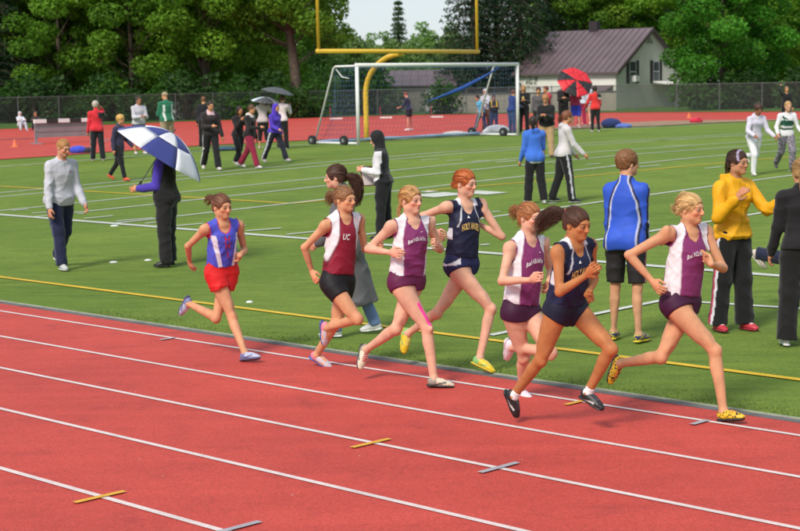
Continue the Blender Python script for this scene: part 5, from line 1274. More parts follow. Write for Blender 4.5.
# --- navy singlet, red hair
px = dict(shR=(450, 207), elR=(423, 215.5), wrR=(437, 233), hdR=(442, 238), shL=(481, 203), elL=(502, 236.5), wrL=(477, 223), hdL=(466, 217),
          knR=(491, 309), anR=(480, 359), toR=(496, 374), knL=(437, 313), anL=(408, 334), toL=(402.5, 358))
px['sideR'] = dict(el=.10, wr=-.02)
J = from_photo(1.72, (482, 376), (462, 265), (464, 204), px, -45, head=(465.5, 183), look=-38, nod=5)
P = person(J, dict(skin=SK_FAIR, brow=(.35, .13, .05), curl=75, bulk=.88, flush=.8), HR, 'tall girl runner with red hair in navy singlet with gold lettering', GRP)
singlet(P, st_navy(NAVY, (.70, .70, .76), NAVY), .12)
brief(P, (.014, .016, .075), .17, .10, .035, side=lambda t, u, f: (u > .085) & (t < .12 - (u - .085) * 1.2) & (t > .02 - (u - .085) * .4) & (f > -.05))
chest_text(P, 'HOLY ANGELS', .076, 0.0, .60, GOLD, arc=1.8, slope=.0, bold=.035, sx=.46); chest_poly(P, [[(-.052, .775), (-.018, .775), (-.032, .818)]], (.75, .75, .8))
for s in 'RL': shoe(P, s, (.72, .52, .02), (.55, .42, .02), lace=(.80, .66, .20), back=(.22, .50, .16), stripe=(.20, .40, .10))
hair(P, (.46, .115, .025), locks=[dict(path=[((0, -.10, .0), .022), ((0, -.125, -.03), .03), ((.01, -.12, -.065), .015)], n=70, curl=.012), dict(path=[((0, .0, .095), .03), ((0, -.09, .07), .04), ((0, -.11, .0), .03)], n=60, curl=.005), dict(path=[((.05, .05, .06), .02), ((.075, -.03, .02), .02), ((.05, -.10, -.02), .02)], n=30, curl=.003)], tie=(0, -.11, .0), seed=9)
# --- purple singlet, auburn hair
px = dict(shR=(512, 247), elR=(502, 281), wrR=(531, 280), hdR=(540, 276), shL=(539, 243), elL=(551, 272), wrL=(549, 281), hdL=(546, 290),
          knR=(524, 357), anR=(521, 391), toR=(533, 403), knL=(551, 353), anL=(512, 347), toL=(506, 361))
px['sideL'] = dict(el=-.10, wr=.06)
J = from_photo(1.64, (526, 406), (521, 312), (527, 237), px, -45, head=(530, 217), look=-48, nod=3)
P = person(J, dict(skin=SK_FAIR, brow=(.28, .13, .06), curl=70, bulk=.95, flush=.7), HR, 'girl runner in purple singlet with auburn hair, face half hidden by a flying ponytail', GRP)
singlet(P, st_purple(PURPLE, WHITE, (.17, .02, .10)), .10)
brief(P, (.045, .008, .035), .16, .095, .035)
chest_text(P, 'Boal Hills Indians', .046, 0.0, .665, (.82, .78, .82), arc=1.6, slope=.12, bold=.022, sx=.66); chest_poly(P, [[(.045, .80), (.075, .813), (.074, .820), (.046, .808)]], (.85, .82, .85))
for s in 'RL': shoe(P, s, (.74, .66, .72), (.72, .68, .72), lace=(.80, .55, .68))
hair(P, (.38, .145, .050), locks=[dict(path=[((0, -.095, .045), .02), ((0, -.135, .05), .05), ((.01, -.17, .02), .055), ((.02, -.185, -.03), .035)], n=130, curl=.014, cf=90), dict(path=[((0, .0, .095), .03), ((0, -.10, .07), .04)], n=50, curl=.005), dict(path=[((.05, -.05, -.02), .02), ((.05, -.08, -.09), .025)], n=20, curl=.008)], tie=(0, -.10, .045), seed=11)
# --- navy singlet, long dark ponytail
px = dict(shR=(561, 251), elR=(559.5, 292), wrR=(587, 275), hdR=(595.5, 264.5), shL=(585, 246), elL=(594, 279), wrL=(587, 295), hdL=(597, 296),
          knR=(540.5, 360), anR=(514, 396), toR=(517.5, 420), knL=(611, 349), anL=(588, 393), toL=(605, 412))
px['sideL'] = dict(el=-.10, wr=.12)
J = from_photo(1.66, (513, 424), (566, 309), (572.5, 243), px, -45, head=(577, 224), look=-46, nod=9)
P = person(J, dict(skin=SK_TAN, brow=(.03, .018, .012), curl=70, bulk=.93, flush=.4), HR, 'girl runner in navy singlet and black shoes with long dark ponytail flying back', GRP)
singlet(P, st_navy((.012, .016, .055), (.70, .70, .76), NAVY), .10)
brief(P, (.010, .012, .032), .16, .10, .035)
chest_text(P, 'HOLY ANGELS', .076, 0.0, .60, GOLD, arc=1.8, slope=.0, bold=.035, sx=.46); chest_poly(P, [[(-.052, .775), (-.018, .775), (-.032, .818)]], (.75, .75, .8))
for s in 'RL': shoe(P, s, (.016, .016, .018), (.02, .02, .02), lace=(.06, .06, .07), stripe=(.62, .62, .60)); sock(P, s, (.76, .76, .78), .055)
hair(P, (.085, .034, .020), locks=[dict(path=[((0, -.10, .065), .016), ((.02, -.16, .075), .04), ((.045, -.22, .035), .055), ((.065, -.28, -.045), .06), ((.075, -.31, -.125), .05)], n=260, curl=.008, cf=40, r=.0026), dict(path=[((.0, -.10, .06), .02), ((.05, -.19, -.01), .04), ((.09, -.25, -.10), .03)], n=70, curl=.010), dict(path=[((0, .0, .095), .03), ((0, -.10, .08), .04)], n=50, curl=.003)], tie=(0, -.10, .065), seed=13)
tie_m = MB().tube([tuple(hloc(J, (0, -.100 - .008 * i, .066 + .002 * i), P['kh']) - P['loc']) for i in range(3)], [.020, .023, .020], 10); tie_m.build('hair_band', simple('pink_band', (.60, .03, .16), .6), P['o'], smooth=True)
# --- purple singlet, blonde curls, leading
px = dict(shR=(669, 233), elR=(629, 255), wrR=(653, 282), hdR=(662, 293), shL=(706, 230), elL=(723, 268), wrL=(711, 264), hdL=(704, 255),
          knR=(715, 351), anR=(724, 412), toR=(747, 419), knL=(661, 357), anL=(620, 364), toL=(608, 386))
J = from_photo(1.70, (731, 428), (681, 303), (688, 230), px, -45, head=(690.5, 208.5), look=-38, nod=3)
P = person(J, dict(skin=SK_MID, brow=(.32, .18, .08), curl=65, bulk=.93, flush=.7), HR, 'girl runner in purple singlet and yellow spotted shoes, leading the pack at the right', GRP)
singlet(P, st_purple(PURPLE, WHITE, (.17, .02, .10)), .10)
brief(P, (.050, .008, .038), .16, .10, .05)
chest_text(P, 'Boal Hills Indians', .046, 0.0, .665, (.82, .78, .82), arc=1.6, slope=.12, bold=.022, sx=.66)
for s in 'RL': shoe(P, s, (.78, .48, .02), (.02, .018, .018), spots=(.02, .015, .012), lace=(.70, .14, .06))
hair(P, (.60, .38, .16), locks=[dict(path=[((0, -.095, .0), .03), ((0, -.125, -.005), .045), ((.01, -.125, -.05), .03)], n=110, curl=.014, cf=110), dict(path=[((.0, .02, .095), .03), ((.0, -.06, .09), .05), ((0, -.11, .02), .04)], n=80, curl=.009), dict(path=[((.055, .05, .05), .02), ((.078, -.03, .0), .02), ((.05, -.09, -.05), .03)], n=40, curl=.008)], tie=(0, -.11, .0), seed=15)

# ------------------------------------------------------------------ everybody else
def other(fx, fy, hpx, yaw, pose, S, label, group='people standing about the field', h=None):
    b = gpt(fx, fy); s = pxm(b); H = hpx / s
    h = h or (.0105 if s > 60 else .0155 if s > 43 else .020 if s > 30 else .026)
    pose = dict(pose); pose['sex'] = S.get('sex', 'f'); J = fk(H, yaw, pose, b)
    S = dict(S); S.setdefault('skin', SK_MID); S.setdefault('bulk', .95 if S.get('sex', 'f') == 'f' else 1.0); S.setdefault('headk', 1.0)
    return person(J, S, h, label, group)
BLK = (.012, .012, .014); GREY = (.42, .42, .46); LG = (.62, .62, .66); JEAN = (.05, .08, .17); NV = (.016, .020, .055)
BRN, DBRN, BLOND, GINGER = (.10, .045, .022), (.030, .016, .011), (.45, .27, .11), (.42, .20, .07)
def both(P, up_, so=(.5, .5, .5), **kw):
    for s in 'RL': shoe(P, s, up_, so, **kw)
WALK = dict(legR=(18, 2, 4), legL=(-14, 2, 24), toeL=28, armR=(-12, 8, 18, 0), armL=(16, 8, 24, 0), lean=5)
WALK2 = dict(legL=(18, 2, 4), legR=(-14, 2, 24), toeR=28, armL=(-12, 8, 18, 0), armR=(16, 8, 24, 0), lean=5)
BEND = dict(armR=(18, 6, 95, 30), armL=(18, 6, 95, 30))
def pony(n=120, l=.22, back=.10, curl=.008, sp=.035): return [dict(path=[((0, -.09, .03), .02), ((0, -.09 - back * .5, .02), sp), ((0, -.09 - back, -.06), sp), ((0, -.08 - back, -.06 - l * .6), sp * .7)], n=n, curl=curl)]

# the coach in grey
P = other(60, 268.5, 131, -48, dict(legR=(16, 2, 6), legL=(-10, 2, 26), toeL=22, armR=(2, 9, 14, 5), armL=(8, 6, 26, 5), lean=9, nod=16, look=8), dict(sex='m', skin=(.60, .30, .19), flush=.9, brow=(.35, .18, .08), beard=(.42, .22, .12)), 'man in light grey quarter-zip sweater and navy trousers walking near the left edge')
def cf(C, V, t, u, f): C[(np.abs(u) < .004) & (t > .80) & (f > 0)] = (.30, .30, .33); C[(np.hypot(u + .075, (t - .78) * .5) < .018) & (f > 0)] = (.45, .22, .24)
jacket(P, (.52, .53, .60), -.10, .024, .062, .046, .008, cf, 'sweater'); pants(P, NV, .2, knee=.078, ankle=.076, stripe=(.10, .11, .2), stripew=.006)
both(P, (.50, .50, .50), (.62, .62, .6), back=(.25, .25, .26)); hair(P, (.44, .22, .075), thick=.006, low=-.02, front=.012, seed=21)
# the man under the blue and white umbrella
P = other(168.5, 266.5, 127, 168, dict(legR=(3, 4, 3), legL=(0, 4, 3), armL=(12, 3, 72, 6), armR=(2, 4, 14, 0), lean=2), dict(sex='m', bulk=1.1, noeyes=True), 'man in purple jacket and black vest holding a blue and white umbrella')
jacket(P, (.075, .045, .42), .12, .022, .066, .048, .005, None, 'jacket'); jacket(P, (.014, .014, .016), -.10, .042, .05, .05, .006, None, 'vest', sleeves='')
pants(P, (.016, .015, .016), .2, knee=.090, ankle=.088, fold=.009); both(P, (.015, .015, .016), (.02, .02, .02)); hair(P, DBRN, thick=.007, seed=22)
UMB_HAND = P['J']['wrL'] + P['J']['hdL'] * .07
# the girl in the grey coat
P = other(356, 336, 171, 176, dict(legL=(12, 2, 6), legR=(-12, 2, 10), toeR=8, armL=(8, 4, 55, 30), armR=(8, 4, 55, 30), lean=6, nod=4), dict(skin=SK_FAIR), 'girl in long grey coat and jeans with big curly dark ponytail, facing left')
jacket(P, (.105, .108, .115), 0, .026, .066, .05, .012, None, 'coat', skirt=(.60, V3(.18, -.02, -1), .155, V3(.36, .1, -1)), collar=.05)
pants(P, (.16, .25, .45), .2, knee=.066, ankle=.060); both(P, (.80, .80, .80), (.75, .75, .75))
hair(P, (.070, .030, .018), thick=.014, locks=[dict(path=[((0, -.10, .02), .03), ((0, -.16, .02), .055), ((0, -.20, -.04), .062), ((0, -.22, -.12), .062), ((0, -.22, -.21), .055), ((0, -.20, -.29), .035)], n=330, curl=.022, cf=75, r=.0038)], tie=(0, -.10, .02), seed=23)
# hooded person with the clipboard
P = other(385, 239, 106, 172, dict(legL=(4, 3, 3), legR=(-3, 3, 3), armL=(2, 5, 98, 14), armR=(2, 5, 98, 14), lean=4, nod=18), dict(sex='m', skin=SK_FAIR, noeyes=True), 'person in black hood and black and white jacket reading a clipboard')
def cf(C, V, t, u, f):
    J = P['J']; d = (V - J['shL']) @ unit(J['elL'] - J['shL']); m = (t > .62) & (t < 1.0) & (f > -.05) | ((d > 0) & (d < .30) & (np.linalg.norm(V - (J['shL'] + J['elL']) / 2, axis=1) < .26) & (f > -.02)); m = m | ((np.linalg.norm(V - (J['elL'] + J['wrL']) / 2, axis=1) < .17) & (u < 0)); C[m & (u < .0)] = (.74, .70, .76); C[(t > .99)] = (.016, .015, .018)
jacket(P, (.014, .014, .017), -.05, .026, .066, .048, .008, cf, 'jacket', hood='up', collar=.25); pants(P, BLK, .2, knee=.08, ankle=.075); both(P, BLK, BLK)
CLIP = (P['J']['wrL'] + P['J']['wrR']) / 2 + P['J']['hdL'] * .06
# two girls standing at midfield
P = other(536, 204, 86.5, 105, dict(legL=(4, 4, 5), legR=(-4, 4, 8), armL=(6, 8, 20, 0), armR=(14, 8, 70, 25), look=-20), dict(skin=SK_MID), 'girl in bright blue sweatshirt with dark ponytail, back turned, at midfield')
def cf(C, V, t, u, f): C[t < -.16] = (.70, .72, .78)
jacket(P, (.050, .16, .62), -.26, .028, .066, .046, .007, cf, 'sweatshirt', hood='back'); pants(P, BLK, .1, knee=.085, ankle=.085); both(P, (.7, .7, .7), (.6, .6, .6))
hair(P, DBRN, thick=.012, locks=pony(110, .26, .05, .004, .04), tie=(0, -.1, .04), seed=24)
P = other(562, 203, 91.5, 12, dict(legR=(10, 2, 4), legL=(-9, 2, 10), armR=(22, 6, 22, 0), armL=(14, 6, 30, 0), lean=3), dict(skin=SK_MID), 'girl in pale grey sweatshirt and black striped track trousers facing right, at midfield')
jacket(P, (.60, .56, .57), -.10, .024, .062, .044, .007, None, 'sweatshirt', hood='back'); pants(P, BLK, .1, knee=.076, ankle=.078, stripe=(.55, .55, .6), stripew=.017); both(P, BLK, (.5, .5, .5))
hair(P, (.19, .065, .03), thick=.014, locks=pony(90, .12, .06, .012, .045), tie=(0, -.1, .04), seed=25)
# the boy in blue
P = other(626, 342, 189, 62, dict(legL=(3, 3, 2), legR=(-3, 3, 2), armL=(-4, 1, 22, 0), armR=(6, 1, 40, 20), lean=1, look=-38, nod=0, turnR=14, sw=.086), dict(sex='m', skin=(.58, .30, .17), bulk=.86), 'boy in bright blue warm-up jacket and black shorts seen from behind')
def cf(C, V, t, u, f):
    J = P['J']
    for s, q in (('R', 1), ('L', -1)):
        for a_, b_ in (('sh', 'el'), ('el', 'wr')):
            A, B = J[a_ + s], J[b_ + s]; th = unit(B - A); w = V - A; al = w @ th; w = w - al[:, None] * th; r_ = w @ (J['R1'] * q); ff = w @ J['Fw1']; L = np.linalg.norm(B - A); on = (al > -.04) & (al < L) & (np.linalg.norm(w, axis=1) < .10) & (r_ > .0)
            C[on & (np.abs(ff + .014) < .013)] = (.015, .016, .03); C[on & (np.abs(ff - .006) < .006)] = (.72, .72, .76)
    for q in (-1, 1):
        c_ = q * np.interp(t, [-.2, .3, .7, .95, 1.05], [.170, .162, .142, .088, .058]); lay(C, soft(.010 - np.abs(u - c_), .010) * soft(.02 - f, .02), np.array((.018, .018, .04))); lay(C, soft(.0055 - np.abs(u - c_ + q * .0165), .010) * soft(.02 - f, .02), np.array((.70, .70, .76)))
jacket(P, (.030, .095, .56), -.16, .022, .060, .046, .008, cf, 'jacket', collar=.045, mat='shiny_cloth'); loose_shorts(P, (.020, .018, .020), .1, .90, .092, stripe=(.62, .25, .25))
both(P, (.03, .035, .12), (.66, .52, .03), lace=(.72, .58, .05), spots=(.68, .54, .04)); hair(P, (.20, .085, .032), style='full', thick=.012, low=-.045, seed=26, front=.01, loose=420, tie=(0, .02, .12))
# the girl in yellow
P = other(731, 331, 179.5, -62, dict(legL=(2, 3, 2), legR=(-3, 3, 3), armR=(12, 14, 128, 8), armL=(42, 12, 74, -18), lean=2, look=14, nod=2), dict(skin=(.50, .25, .14), brow=(.04, .02, .015), curl=35), 'girl in yellow rain jacket and black striped trousers with a headband')
jacket(P, (.76, .37, .008), -.06, .028, .069, .056, .014, lambda C, V, t, u, f: C.__setitem__((np.abs(u) < .004) & (f > 0), (.5, .26, .01)), 'rain_jacket', collar=.05, hood='back', mat='shiny_cloth')
pants(P, (.012, .012, .014), .1, knee=.088, ankle=.092, fold=.008, stripe=[((.66, .64, .72), .018), ((.48, .03, .07), -.010)], stripew=.014)
both(P, (.52, .035, .06), (.40, .03, .05), lace=(.8, .75, .75)); hair(P, (.055, .024, .016), thick=.012, locks=pony(90, .16, .03, .006, .03), seed=27)
hb = Vol(P['J']['head'] - .16, P['J']['head'] + .16, .006); Rr, Ff, Uu = head_frame(P['J']); hb.ell(hloc(P['J'], (0, -.014, .026), P['kh']), (Rr, Ff, Uu), (np.array((.073, .092, .084)) + .0155) * P['kh'], 0); c_ = hloc(P['J'], (0, .030, .09), P['kh']); nn = unit(Ff * .75 + Uu * .25); hb.cutplane(c_ + nn * .011, nn); hb.cutplane(c_ - nn * .011, -nn); hb.cutplane(hloc(P['J'], (0, 0, .01), P['kh']), -Uu)
finish('headband', hb, P['loc'], P['o'], (.36, .30, .44))
# woman in black at the right edge, and the runner beyond her
P = other(801, 347, 186, 84, dict(legL=(2, 3, 2), legR=(-2, 3, 3), armL=(2, 10, 24, 0), armR=(12, 8, 60, 20), lean=2), dict(skin=SK_MID), 'woman in black jacket and trousers with blonde ponytail, cut off by the right edge')
jacket(P, (.013, .012, .014), -.02, .030, .066, .050, .008, None, 'jacket'); pants(P, (.013, .012, .013), .1, knee=.094, ankle=.098, fold=.008); both(P, (.62, .60, .6), (.6, .6, .6))
hair(P, (.42, .25, .10), thick=.013, locks=pony(160, .26, .05, .006, .045), seed=28)
P = other(793, 311, 172, -22, dict(legR=(24, 2, 22), legL=(-20, 2, 80), toeL=48, armL=(24, 8, 80, 10), armR=(-52, 12, 62, 0), lean=9, nod=2, look=-10), dict(sex='m', skin=SK_MID), 'person in white long-sleeved top running right, half hidden behind the woman in black')
jacket(P, (.72, .70, .74), -.06, .022, .060, .046, .007, None, 'long_sleeved_top', collar=.02); pants(P, (.02, .024, .055), .1, knee=.075, ankle=.066); both(P, (.56, .50, .42), (.62, .58, .52), lace=(.7, .7, .7)); hair(P, (.17, .055, .025), thick=.013, style='full', seed=29)
# two joggers coming towards the camera
P = other(750, 175, 72.5, -72, dict(legR=(26, 2, 30), legL=(-16, 2, 70), toeL=50, armR=(10, 18, 60, 20), armL=(14, 18, 40, 0), lean=12, nod=20), dict(skin=(.33, .15, .08)), 'jogger in pale lavender hooded sweatshirt and white trousers')
jacket(P, (.62, .58, .70), -.05, .030, .066, .048, .008, lambda C, V, t, u, f: C.__setitem__((np.abs(t - .72) < .03) & (np.abs(u) < .10) & (f > 0) & (np.sin(u * 160) > -.3), (.30, .34, .52)), 'sweatshirt', hood='back'); pants(P, (.74, .73, .76), .1, knee=.072, ankle=.06); both(P, (.72, .68, .62), (.6, .6, .6)); hair(P, (.06, .025, .018), style='full', thick=.018, seed=30)
P = other(784, 171, 70.5, -84, dict(legL=(22, 2, 30), legR=(-10, 2, 40), toeR=35, armR=(4, 22, 50, 10), armL=(8, 18, 60, 10), lean=6), dict(skin=SK_FAIR), 'jogger in white long-sleeved top, dark green singlet and plaid trousers')
jacket(P, (.72, .70, .74), -.06, .016, .056, .042, .006, None, 'long_sleeved_top', collar=.02); singlet(P, lambda t, u, w, e, V: np.where(((np.abs(t - .74) < .035) & (np.abs(u) < .085) & (np.sin(u * 210) > -.4) & (w > 0))[:, None], np.array((.62, .62, .6)), np.where((np.abs(t - .40) < .05)[:, None], np.array((.6, .6, .6)), np.array((.015, .075, .045)))), .25)
pants(P, (.12, .11, .14), .1, knee=.08, ankle=.075, plaid=(.30, .27, .32)); both(P, (.05, .05, .06), (.3, .3, .3)); hair(P, BLOND, thick=.010, seed=31)
P = other(786, 128, 41, -90, dict(armR=(150, 30, 90, 20)), dict(sex='m', skin=SK_MID), 'person in black with one arm raised, far off behind the joggers'); jacket(P, BLK, -.05, .02, name='jacket'); pants(P, BLK); both(P, BLK); hair(P, (.30, .16, .08), thick=.01)

# the group at the left, from near to far
P = other(117.5, 181, 66, -22, WALK, dict(skin=(.62, .30, .16)), 'person in long navy coat and orange-red shoes walking right'); jacket(P, (.040, .035, .075), 0, .028, .068, .05, .008, None, 'coat', skirt=(.26, V3(0, 0, -1), .18), collar=.04); pants(P, BLK, .1, knee=.066, ankle=.06); both(P, (.66, .09, .03), (.6, .1, .05)); hair(P, (.60, .34, .10), thick=.014, style='full')
P = other(98, 161, 59, 105, dict(armR=(70, 20, 135, 10), legL=(3, 4, 2), legR=(-3, 4, 2), look=-25), dict(skin=SK_MID), 'person in red jacket with black sleeve panel, back turned, hand raised to the head')
jacket(P, (.62, .025, .04), -.12, .034, .074, .055, .009, lambda C, V, t, u, f: C.__setitem__((u > .05) & (t > .62) & (t < .95), (.02, .02, .025)), 'jacket', collar=.05); pants(P, (.014, .015, .022), .1, knee=.082, ankle=.08, stripe=(.6, .6, .66)); both(P, (.4, .25, .25), (.5, .5, .5)); hair(P, (.50, .42, .36), thick=.018, style='full')
P = other(140, 154.5, 57.5, -60, dict(armR=(20, 6, 80, 30), armL=(20, 6, 80, 30)), dict(sex='m', skin=(.42, .2, .11)), 'man in pale grey hooded sweatshirt behind the blue and white umbrella'); jacket(P, (.52, .50, .56), -.05, .03, .07, .05, .008, None, 'sweatshirt', hood='back'); loose_shorts(P, (.05, .05, .06), .1, .85, .095); both(P, (.6, .58, .56)); hair(P, (.05, .03, .02), thick=.008)
P = other(168, 153.5, 61, 128, dict(armR=(18, 6, 80, 30), armL=(18, 6, 80, 30), look=20), dict(sex='m', skin=SK_MID, bulk=1.08), 'man in green and white jacket and tan cap behind the blue and white umbrella')
jacket(P, (.022, .16, .085), -.05, .03, .072, .05, .008, lambda C, V, t, u, f: C.__setitem__((np.abs(np.abs(u) - .15) < .03) & (t < .85), (.66, .68, .66)), 'jacket', collar=.05); pants(P, (.36, .27, .17), .1); both(P, (.2, .15, .1)); hair(P, (.36, .27, .16), thick=.016, low=.01, front=-.02)
P = other(205, 148, 51, 95, {}, dict(sex='m'), 'person all in black standing by the far fence behind the girls'); jacket(P, (.014, .014, .02), -.1, .03, name='jacket'); pants(P, BLK); both(P, BLK); hair(P, (.16, .07, .03), thick=.012)
P = other(211, 170.5, 70, -70, dict(WALK2, armR=(10, 6, 90, 40), armL=(-4, 12, 14, 0), look=10), dict(skin=SK_MID), 'girl in black hooded jacket with pink collar and striped track trousers'); jacket(P, (.030, .022, .024), -.08, .026, .062, .046, .008, lambda C, V, t, u, f: C.__setitem__((t > .93) & (np.abs(u) < .10), (.70, .46, .52)), 'jacket', hood='back', collar=.05); pants(P, BLK, .1, knee=.08, ankle=.085, stripe=(.66, .62, .66), stripew=.02); both(P, (.62, .55, .55)); hair(P, DBRN, thick=.012)
P = other(238, 167, 61, -50, dict(WALK, armR=(30, 6, 120, 20), armL=(30, 6, 120, 20)), dict(skin=(.55, .25, .12)), 'girl in black tracksuit with hands at her chin, beside the girl in maroon trousers'); jacket(P, (.022, .016, .018), -.06, .022, name='jacket'); pants(P, BLK, .1); both(P, (.55, .5, .5)); hair(P, DBRN, thick=.013, style='long')
P = other(249, 168.5, 64.5, -25, dict(legR=(20, 2, 4), legL=(-20, 2, 14), toeL=20, armR=(20, 6, 80, 30), armL=(-6, 8, 20, 0), lean=3), dict(skin=SK_MID), 'girl in black jacket with white collar and maroon trousers, walking'); jacket(P, (.018, .015, .017), -.08, .026, .062, .046, .008, lambda C, V, t, u, f: C.__setitem__((t > .92) & (np.abs(u) < .11), (.70, .62, .60)), 'jacket', hood='back', collar=.05); pants(P, (.27, .018, .05), .1, knee=.078, ankle=.085); both(P, (.66, .60, .60)); hair(P, BRN, thick=.012)
P = other(275, 163, 59, -38, dict(legR=(-22, 2, 6), legL=(26, 2, 6), toeR=20, armR=(10, 8, 60, 10), armL=(-10, 8, 30, 0), lean=4), dict(skin=SK_MID), 'girl in purple hooded sweatshirt with long auburn hair striding past'); jacket(P, (.085, .040, .46), -.06, .026, .064, .046, .008, None, 'sweatshirt', hood='up', collar=.25); pants(P, (.018, .018, .03), .1, knee=.078, ankle=.085, stripe=(.6, .6, .66), stripew=.02); both(P, (.45, .35, .4)); hair(P, (.20, .065, .028), style='long', thick=.004)
P = other(263.5, 149, 51.5, 80, dict(armR=(60, 6, 120, 10), armL=(60, 6, 120, 10)), dict(skin=SK_MID), 'woman in pinkish grey top and black cropped trousers under the white umbrella'); jacket(P, (.50, .42, .44), -.08, .026, name='sweatshirt', hood='back'); pants(P, BLK, .1, end=.55, ankle=.066); both(P, (.6, .4, .35)); hair(P, (.10, .04, .03), thick=.012); W1 = P
P = other(283, 149, 53, 70, dict(armR=(40, 6, 120, 10), armL=(10, 6, 20, 10)), dict(skin=SK_MID), 'woman in pale pink top and black trousers under the dark grey umbrella'); jacket(P, (.70, .58, .60), -.06, .024, name='top'); pants(P, BLK, .1, ankle=.085); both(P, BLK); hair(P, (.10, .04, .02), thick=.012); W2 = P
SIT = dict(legR=(118, 6, 100), legL=(110, 8, 95), toeR=0, armR=(60, 8, 40, 20), armL=(60, 8, 40, 20), lean=-12, lift=-.02)
P = other(24, 131, 29, -60, SIT, dict(sex='m', skin=SK_MID), 'person in pale hooded sweatshirt and light trousers sitting against the far fence'); jacket(P, (.62, .64, .70), -.05, .03, .075, .055, name='sweatshirt', hood='up', collar=.25); pants(P, (.50, .54, .62), .1, knee=.085, ankle=.08); both(P, (.5, .5, .5))
P = other(36, 131, 29, -80, SIT, dict(sex='f', skin=SK_MID), 'person in dark clothes sitting on the ground beside the water-jump barrier'); jacket(P, (.025, .020, .022), -.05, .03, .07, .05, name='jacket'); pants(P, BLK, .1); both(P, (.05, .05, .05)); hair(P, (.20, .09, .05), style='long')

# around the soccer goal and the red umbrella
P = other(410, 130.5, 38.5, 165, dict(legL=(3, 3, 3), legR=(-4, 4, 3), nod=28, lean=8, armL=(24, 6, 50, 20), armR=(0, 6, 10, 0)), dict(sex='m', skin=(.60, .28, .2)), 'person in navy top and black shorts standing on the far track inside the goal mouth'); jacket(P, (.022, .024, .06), -.06, .028, name='top', end=.75); loose_shorts(P, BLK, .1, .70, .098); both(P, (.75, .72, .72)); hair(P, (.16, .05, .04), thick=.012)
P = other(481, 131.5, 37, -155, dict(legL=(-14, 2, 2), legR=(22, 2, 6), lean=14, armR=(-14, 16, 14, 0), armL=(-10, 10, 14, 0)), dict(skin=SK_MID), 'child in light blue T-shirt and jeans leaning beside the goal stay'); jacket(P, (.10, .40, .62), -.08, .026, name='t_shirt', end=.45); pants(P, (.035, .055, .14), .1); both(P, (.1, .1, .12)); hair(P, DBRN, thick=.012)
P = other(486.5, 131, 41.5, -120, BEND, dict(skin=SK_MID), 'person in light grey hood and brown trousers behind the goal'); jacket(P, (.50, .50, .56), -.06, .028, name='sweatshirt', hood='up', collar=.25); pants(P, (.14, .07, .05), .1); both(P, (.2, .15, .12))
P = other(494, 131.5, 36, -85, BEND, dict(sex='m', skin=(.42, .2, .12)), 'person in black and yellow jacket and dark jeans inside the goal'); jacket(P, (.018, .018, .024), -.08, .03, name='jacket', colfn=lambda C, V, t, u, f: C.__setitem__((np.abs(np.abs(u) - .11) < .025) & (t > .5), (.60, .38, .03))); pants(P, (.022, .035, .10), .1); both(P, BLK); hair(P, DBRN, thick=.01)
P = other(512, 134, 44, 35, dict(armR=(20, 6, 60, 20), armL=(10, 6, 30, 0), lean=6), dict(sex='m', skin=SK_MID), 'person in navy blue jacket and jeans beside the right goalpost'); jacket(P, (.025, .05, .20), -.12, .032, .074, .055, name='jacket', hood='back'); pants(P, (.05, .08, .20), .1); both(P, (.1, .1, .12)); hair(P, (.12, .05, .03), thick=.013)
P = other(524, 133.5, 48, -95, BEND, dict(skin=SK_MID), 'person in black with a gold emblem on the chest, right of the goalpost'); jacket(P, (.016, .015, .018), -.08, .028, name='jacket', colfn=lambda C, V, t, u, f: C.__setitem__((np.hypot(u - .02, (t - .70) * .5) < .045) & (f > 0), (.62, .46, .14))); pants(P, BLK, .1, ankle=.08); both(P, BLK); hair(P, (.40, .22, .08), style='long', thick=.012)
P = other(547, 158.5, 63, -108, dict(BEND, nod=30, lean=7, legL=(4, 4, 3), legR=(-2, 4, 3)), dict(sex='m', skin=(.62, .32, .2), bulk=1.08), 'boy in black hooded sweatshirt and khaki trousers looking down, behind the girl in blue'); jacket(P, (.014, .013, .015), -.08, .030, .074, .052, .008, None, 'sweatshirt', hood='back'); pants(P, (.46, .30, .16), .1, knee=.09, ankle=.085); both(P, BLK); hair(P, (.38, .17, .06), thick=.012, style='full')
P = other(539, 137, 49, -100, {}, dict(skin=SK_MID), 'person with dark hair behind the boy in the black sweatshirt'); jacket(P, (.10, .09, .10), -.06, .026, name='jacket'); pants(P, BLK, .1); both(P, BLK); hair(P, (.05, .022, .016), thick=.014, style='full')
P = other(548, 136, 49.5, -150, dict(armL=(40, 6, 110, 20), armR=(10, 6, 30, 10)), dict(skin=SK_MID), 'person in dark red sweatshirt behind the boy in the black sweatshirt'); jacket(P, (.40, .03, .06), -.06, .030, .07, .05, name='sweatshirt', hood='back'); pants(P, (.04, .04, .06), .1); both(P, BLK); hair(P, (.14, .04, .03), thick=.014)
P = other(563.5, 129, 45, -90, BEND, dict(sex='m', skin=(.62, .36, .22)), 'person in black jacket and white cap beside the red and black umbrella'); jacket(P, (.020, .018, .020), -.08, .028, name='jacket'); pants(P, BLK, .1); both(P, (.1, .1, .1)); hair(P, (.72, .66, .56), thick=.014, low=.025, front=-.02)
P = other(576, 128.5, 43, 85, dict(armR=(40, 8, 110, 10)), dict(sex='m', skin=(.60, .33, .23)), 'person in long bright blue shorts under the red and black umbrella'); jacket(P, (.45, .05, .12), .0, .026, name='t_shirt', end=.45); loose_shorts(P, (.045, .065, .56), .25, .98, .105); both(P, (.5, .5, .55)); hair(P, DBRN); W3 = P
P = other(581.5, 126, 42, 95, {}, dict(skin=SK_MID), 'person in maroon trousers behind the red and black umbrella'); jacket(P, (.55, .57, .64), -.05, .026, name='sweatshirt'); pants(P, (.34, .02, .07), .1); both(P, (.6, .58, .55)); hair(P, BRN)
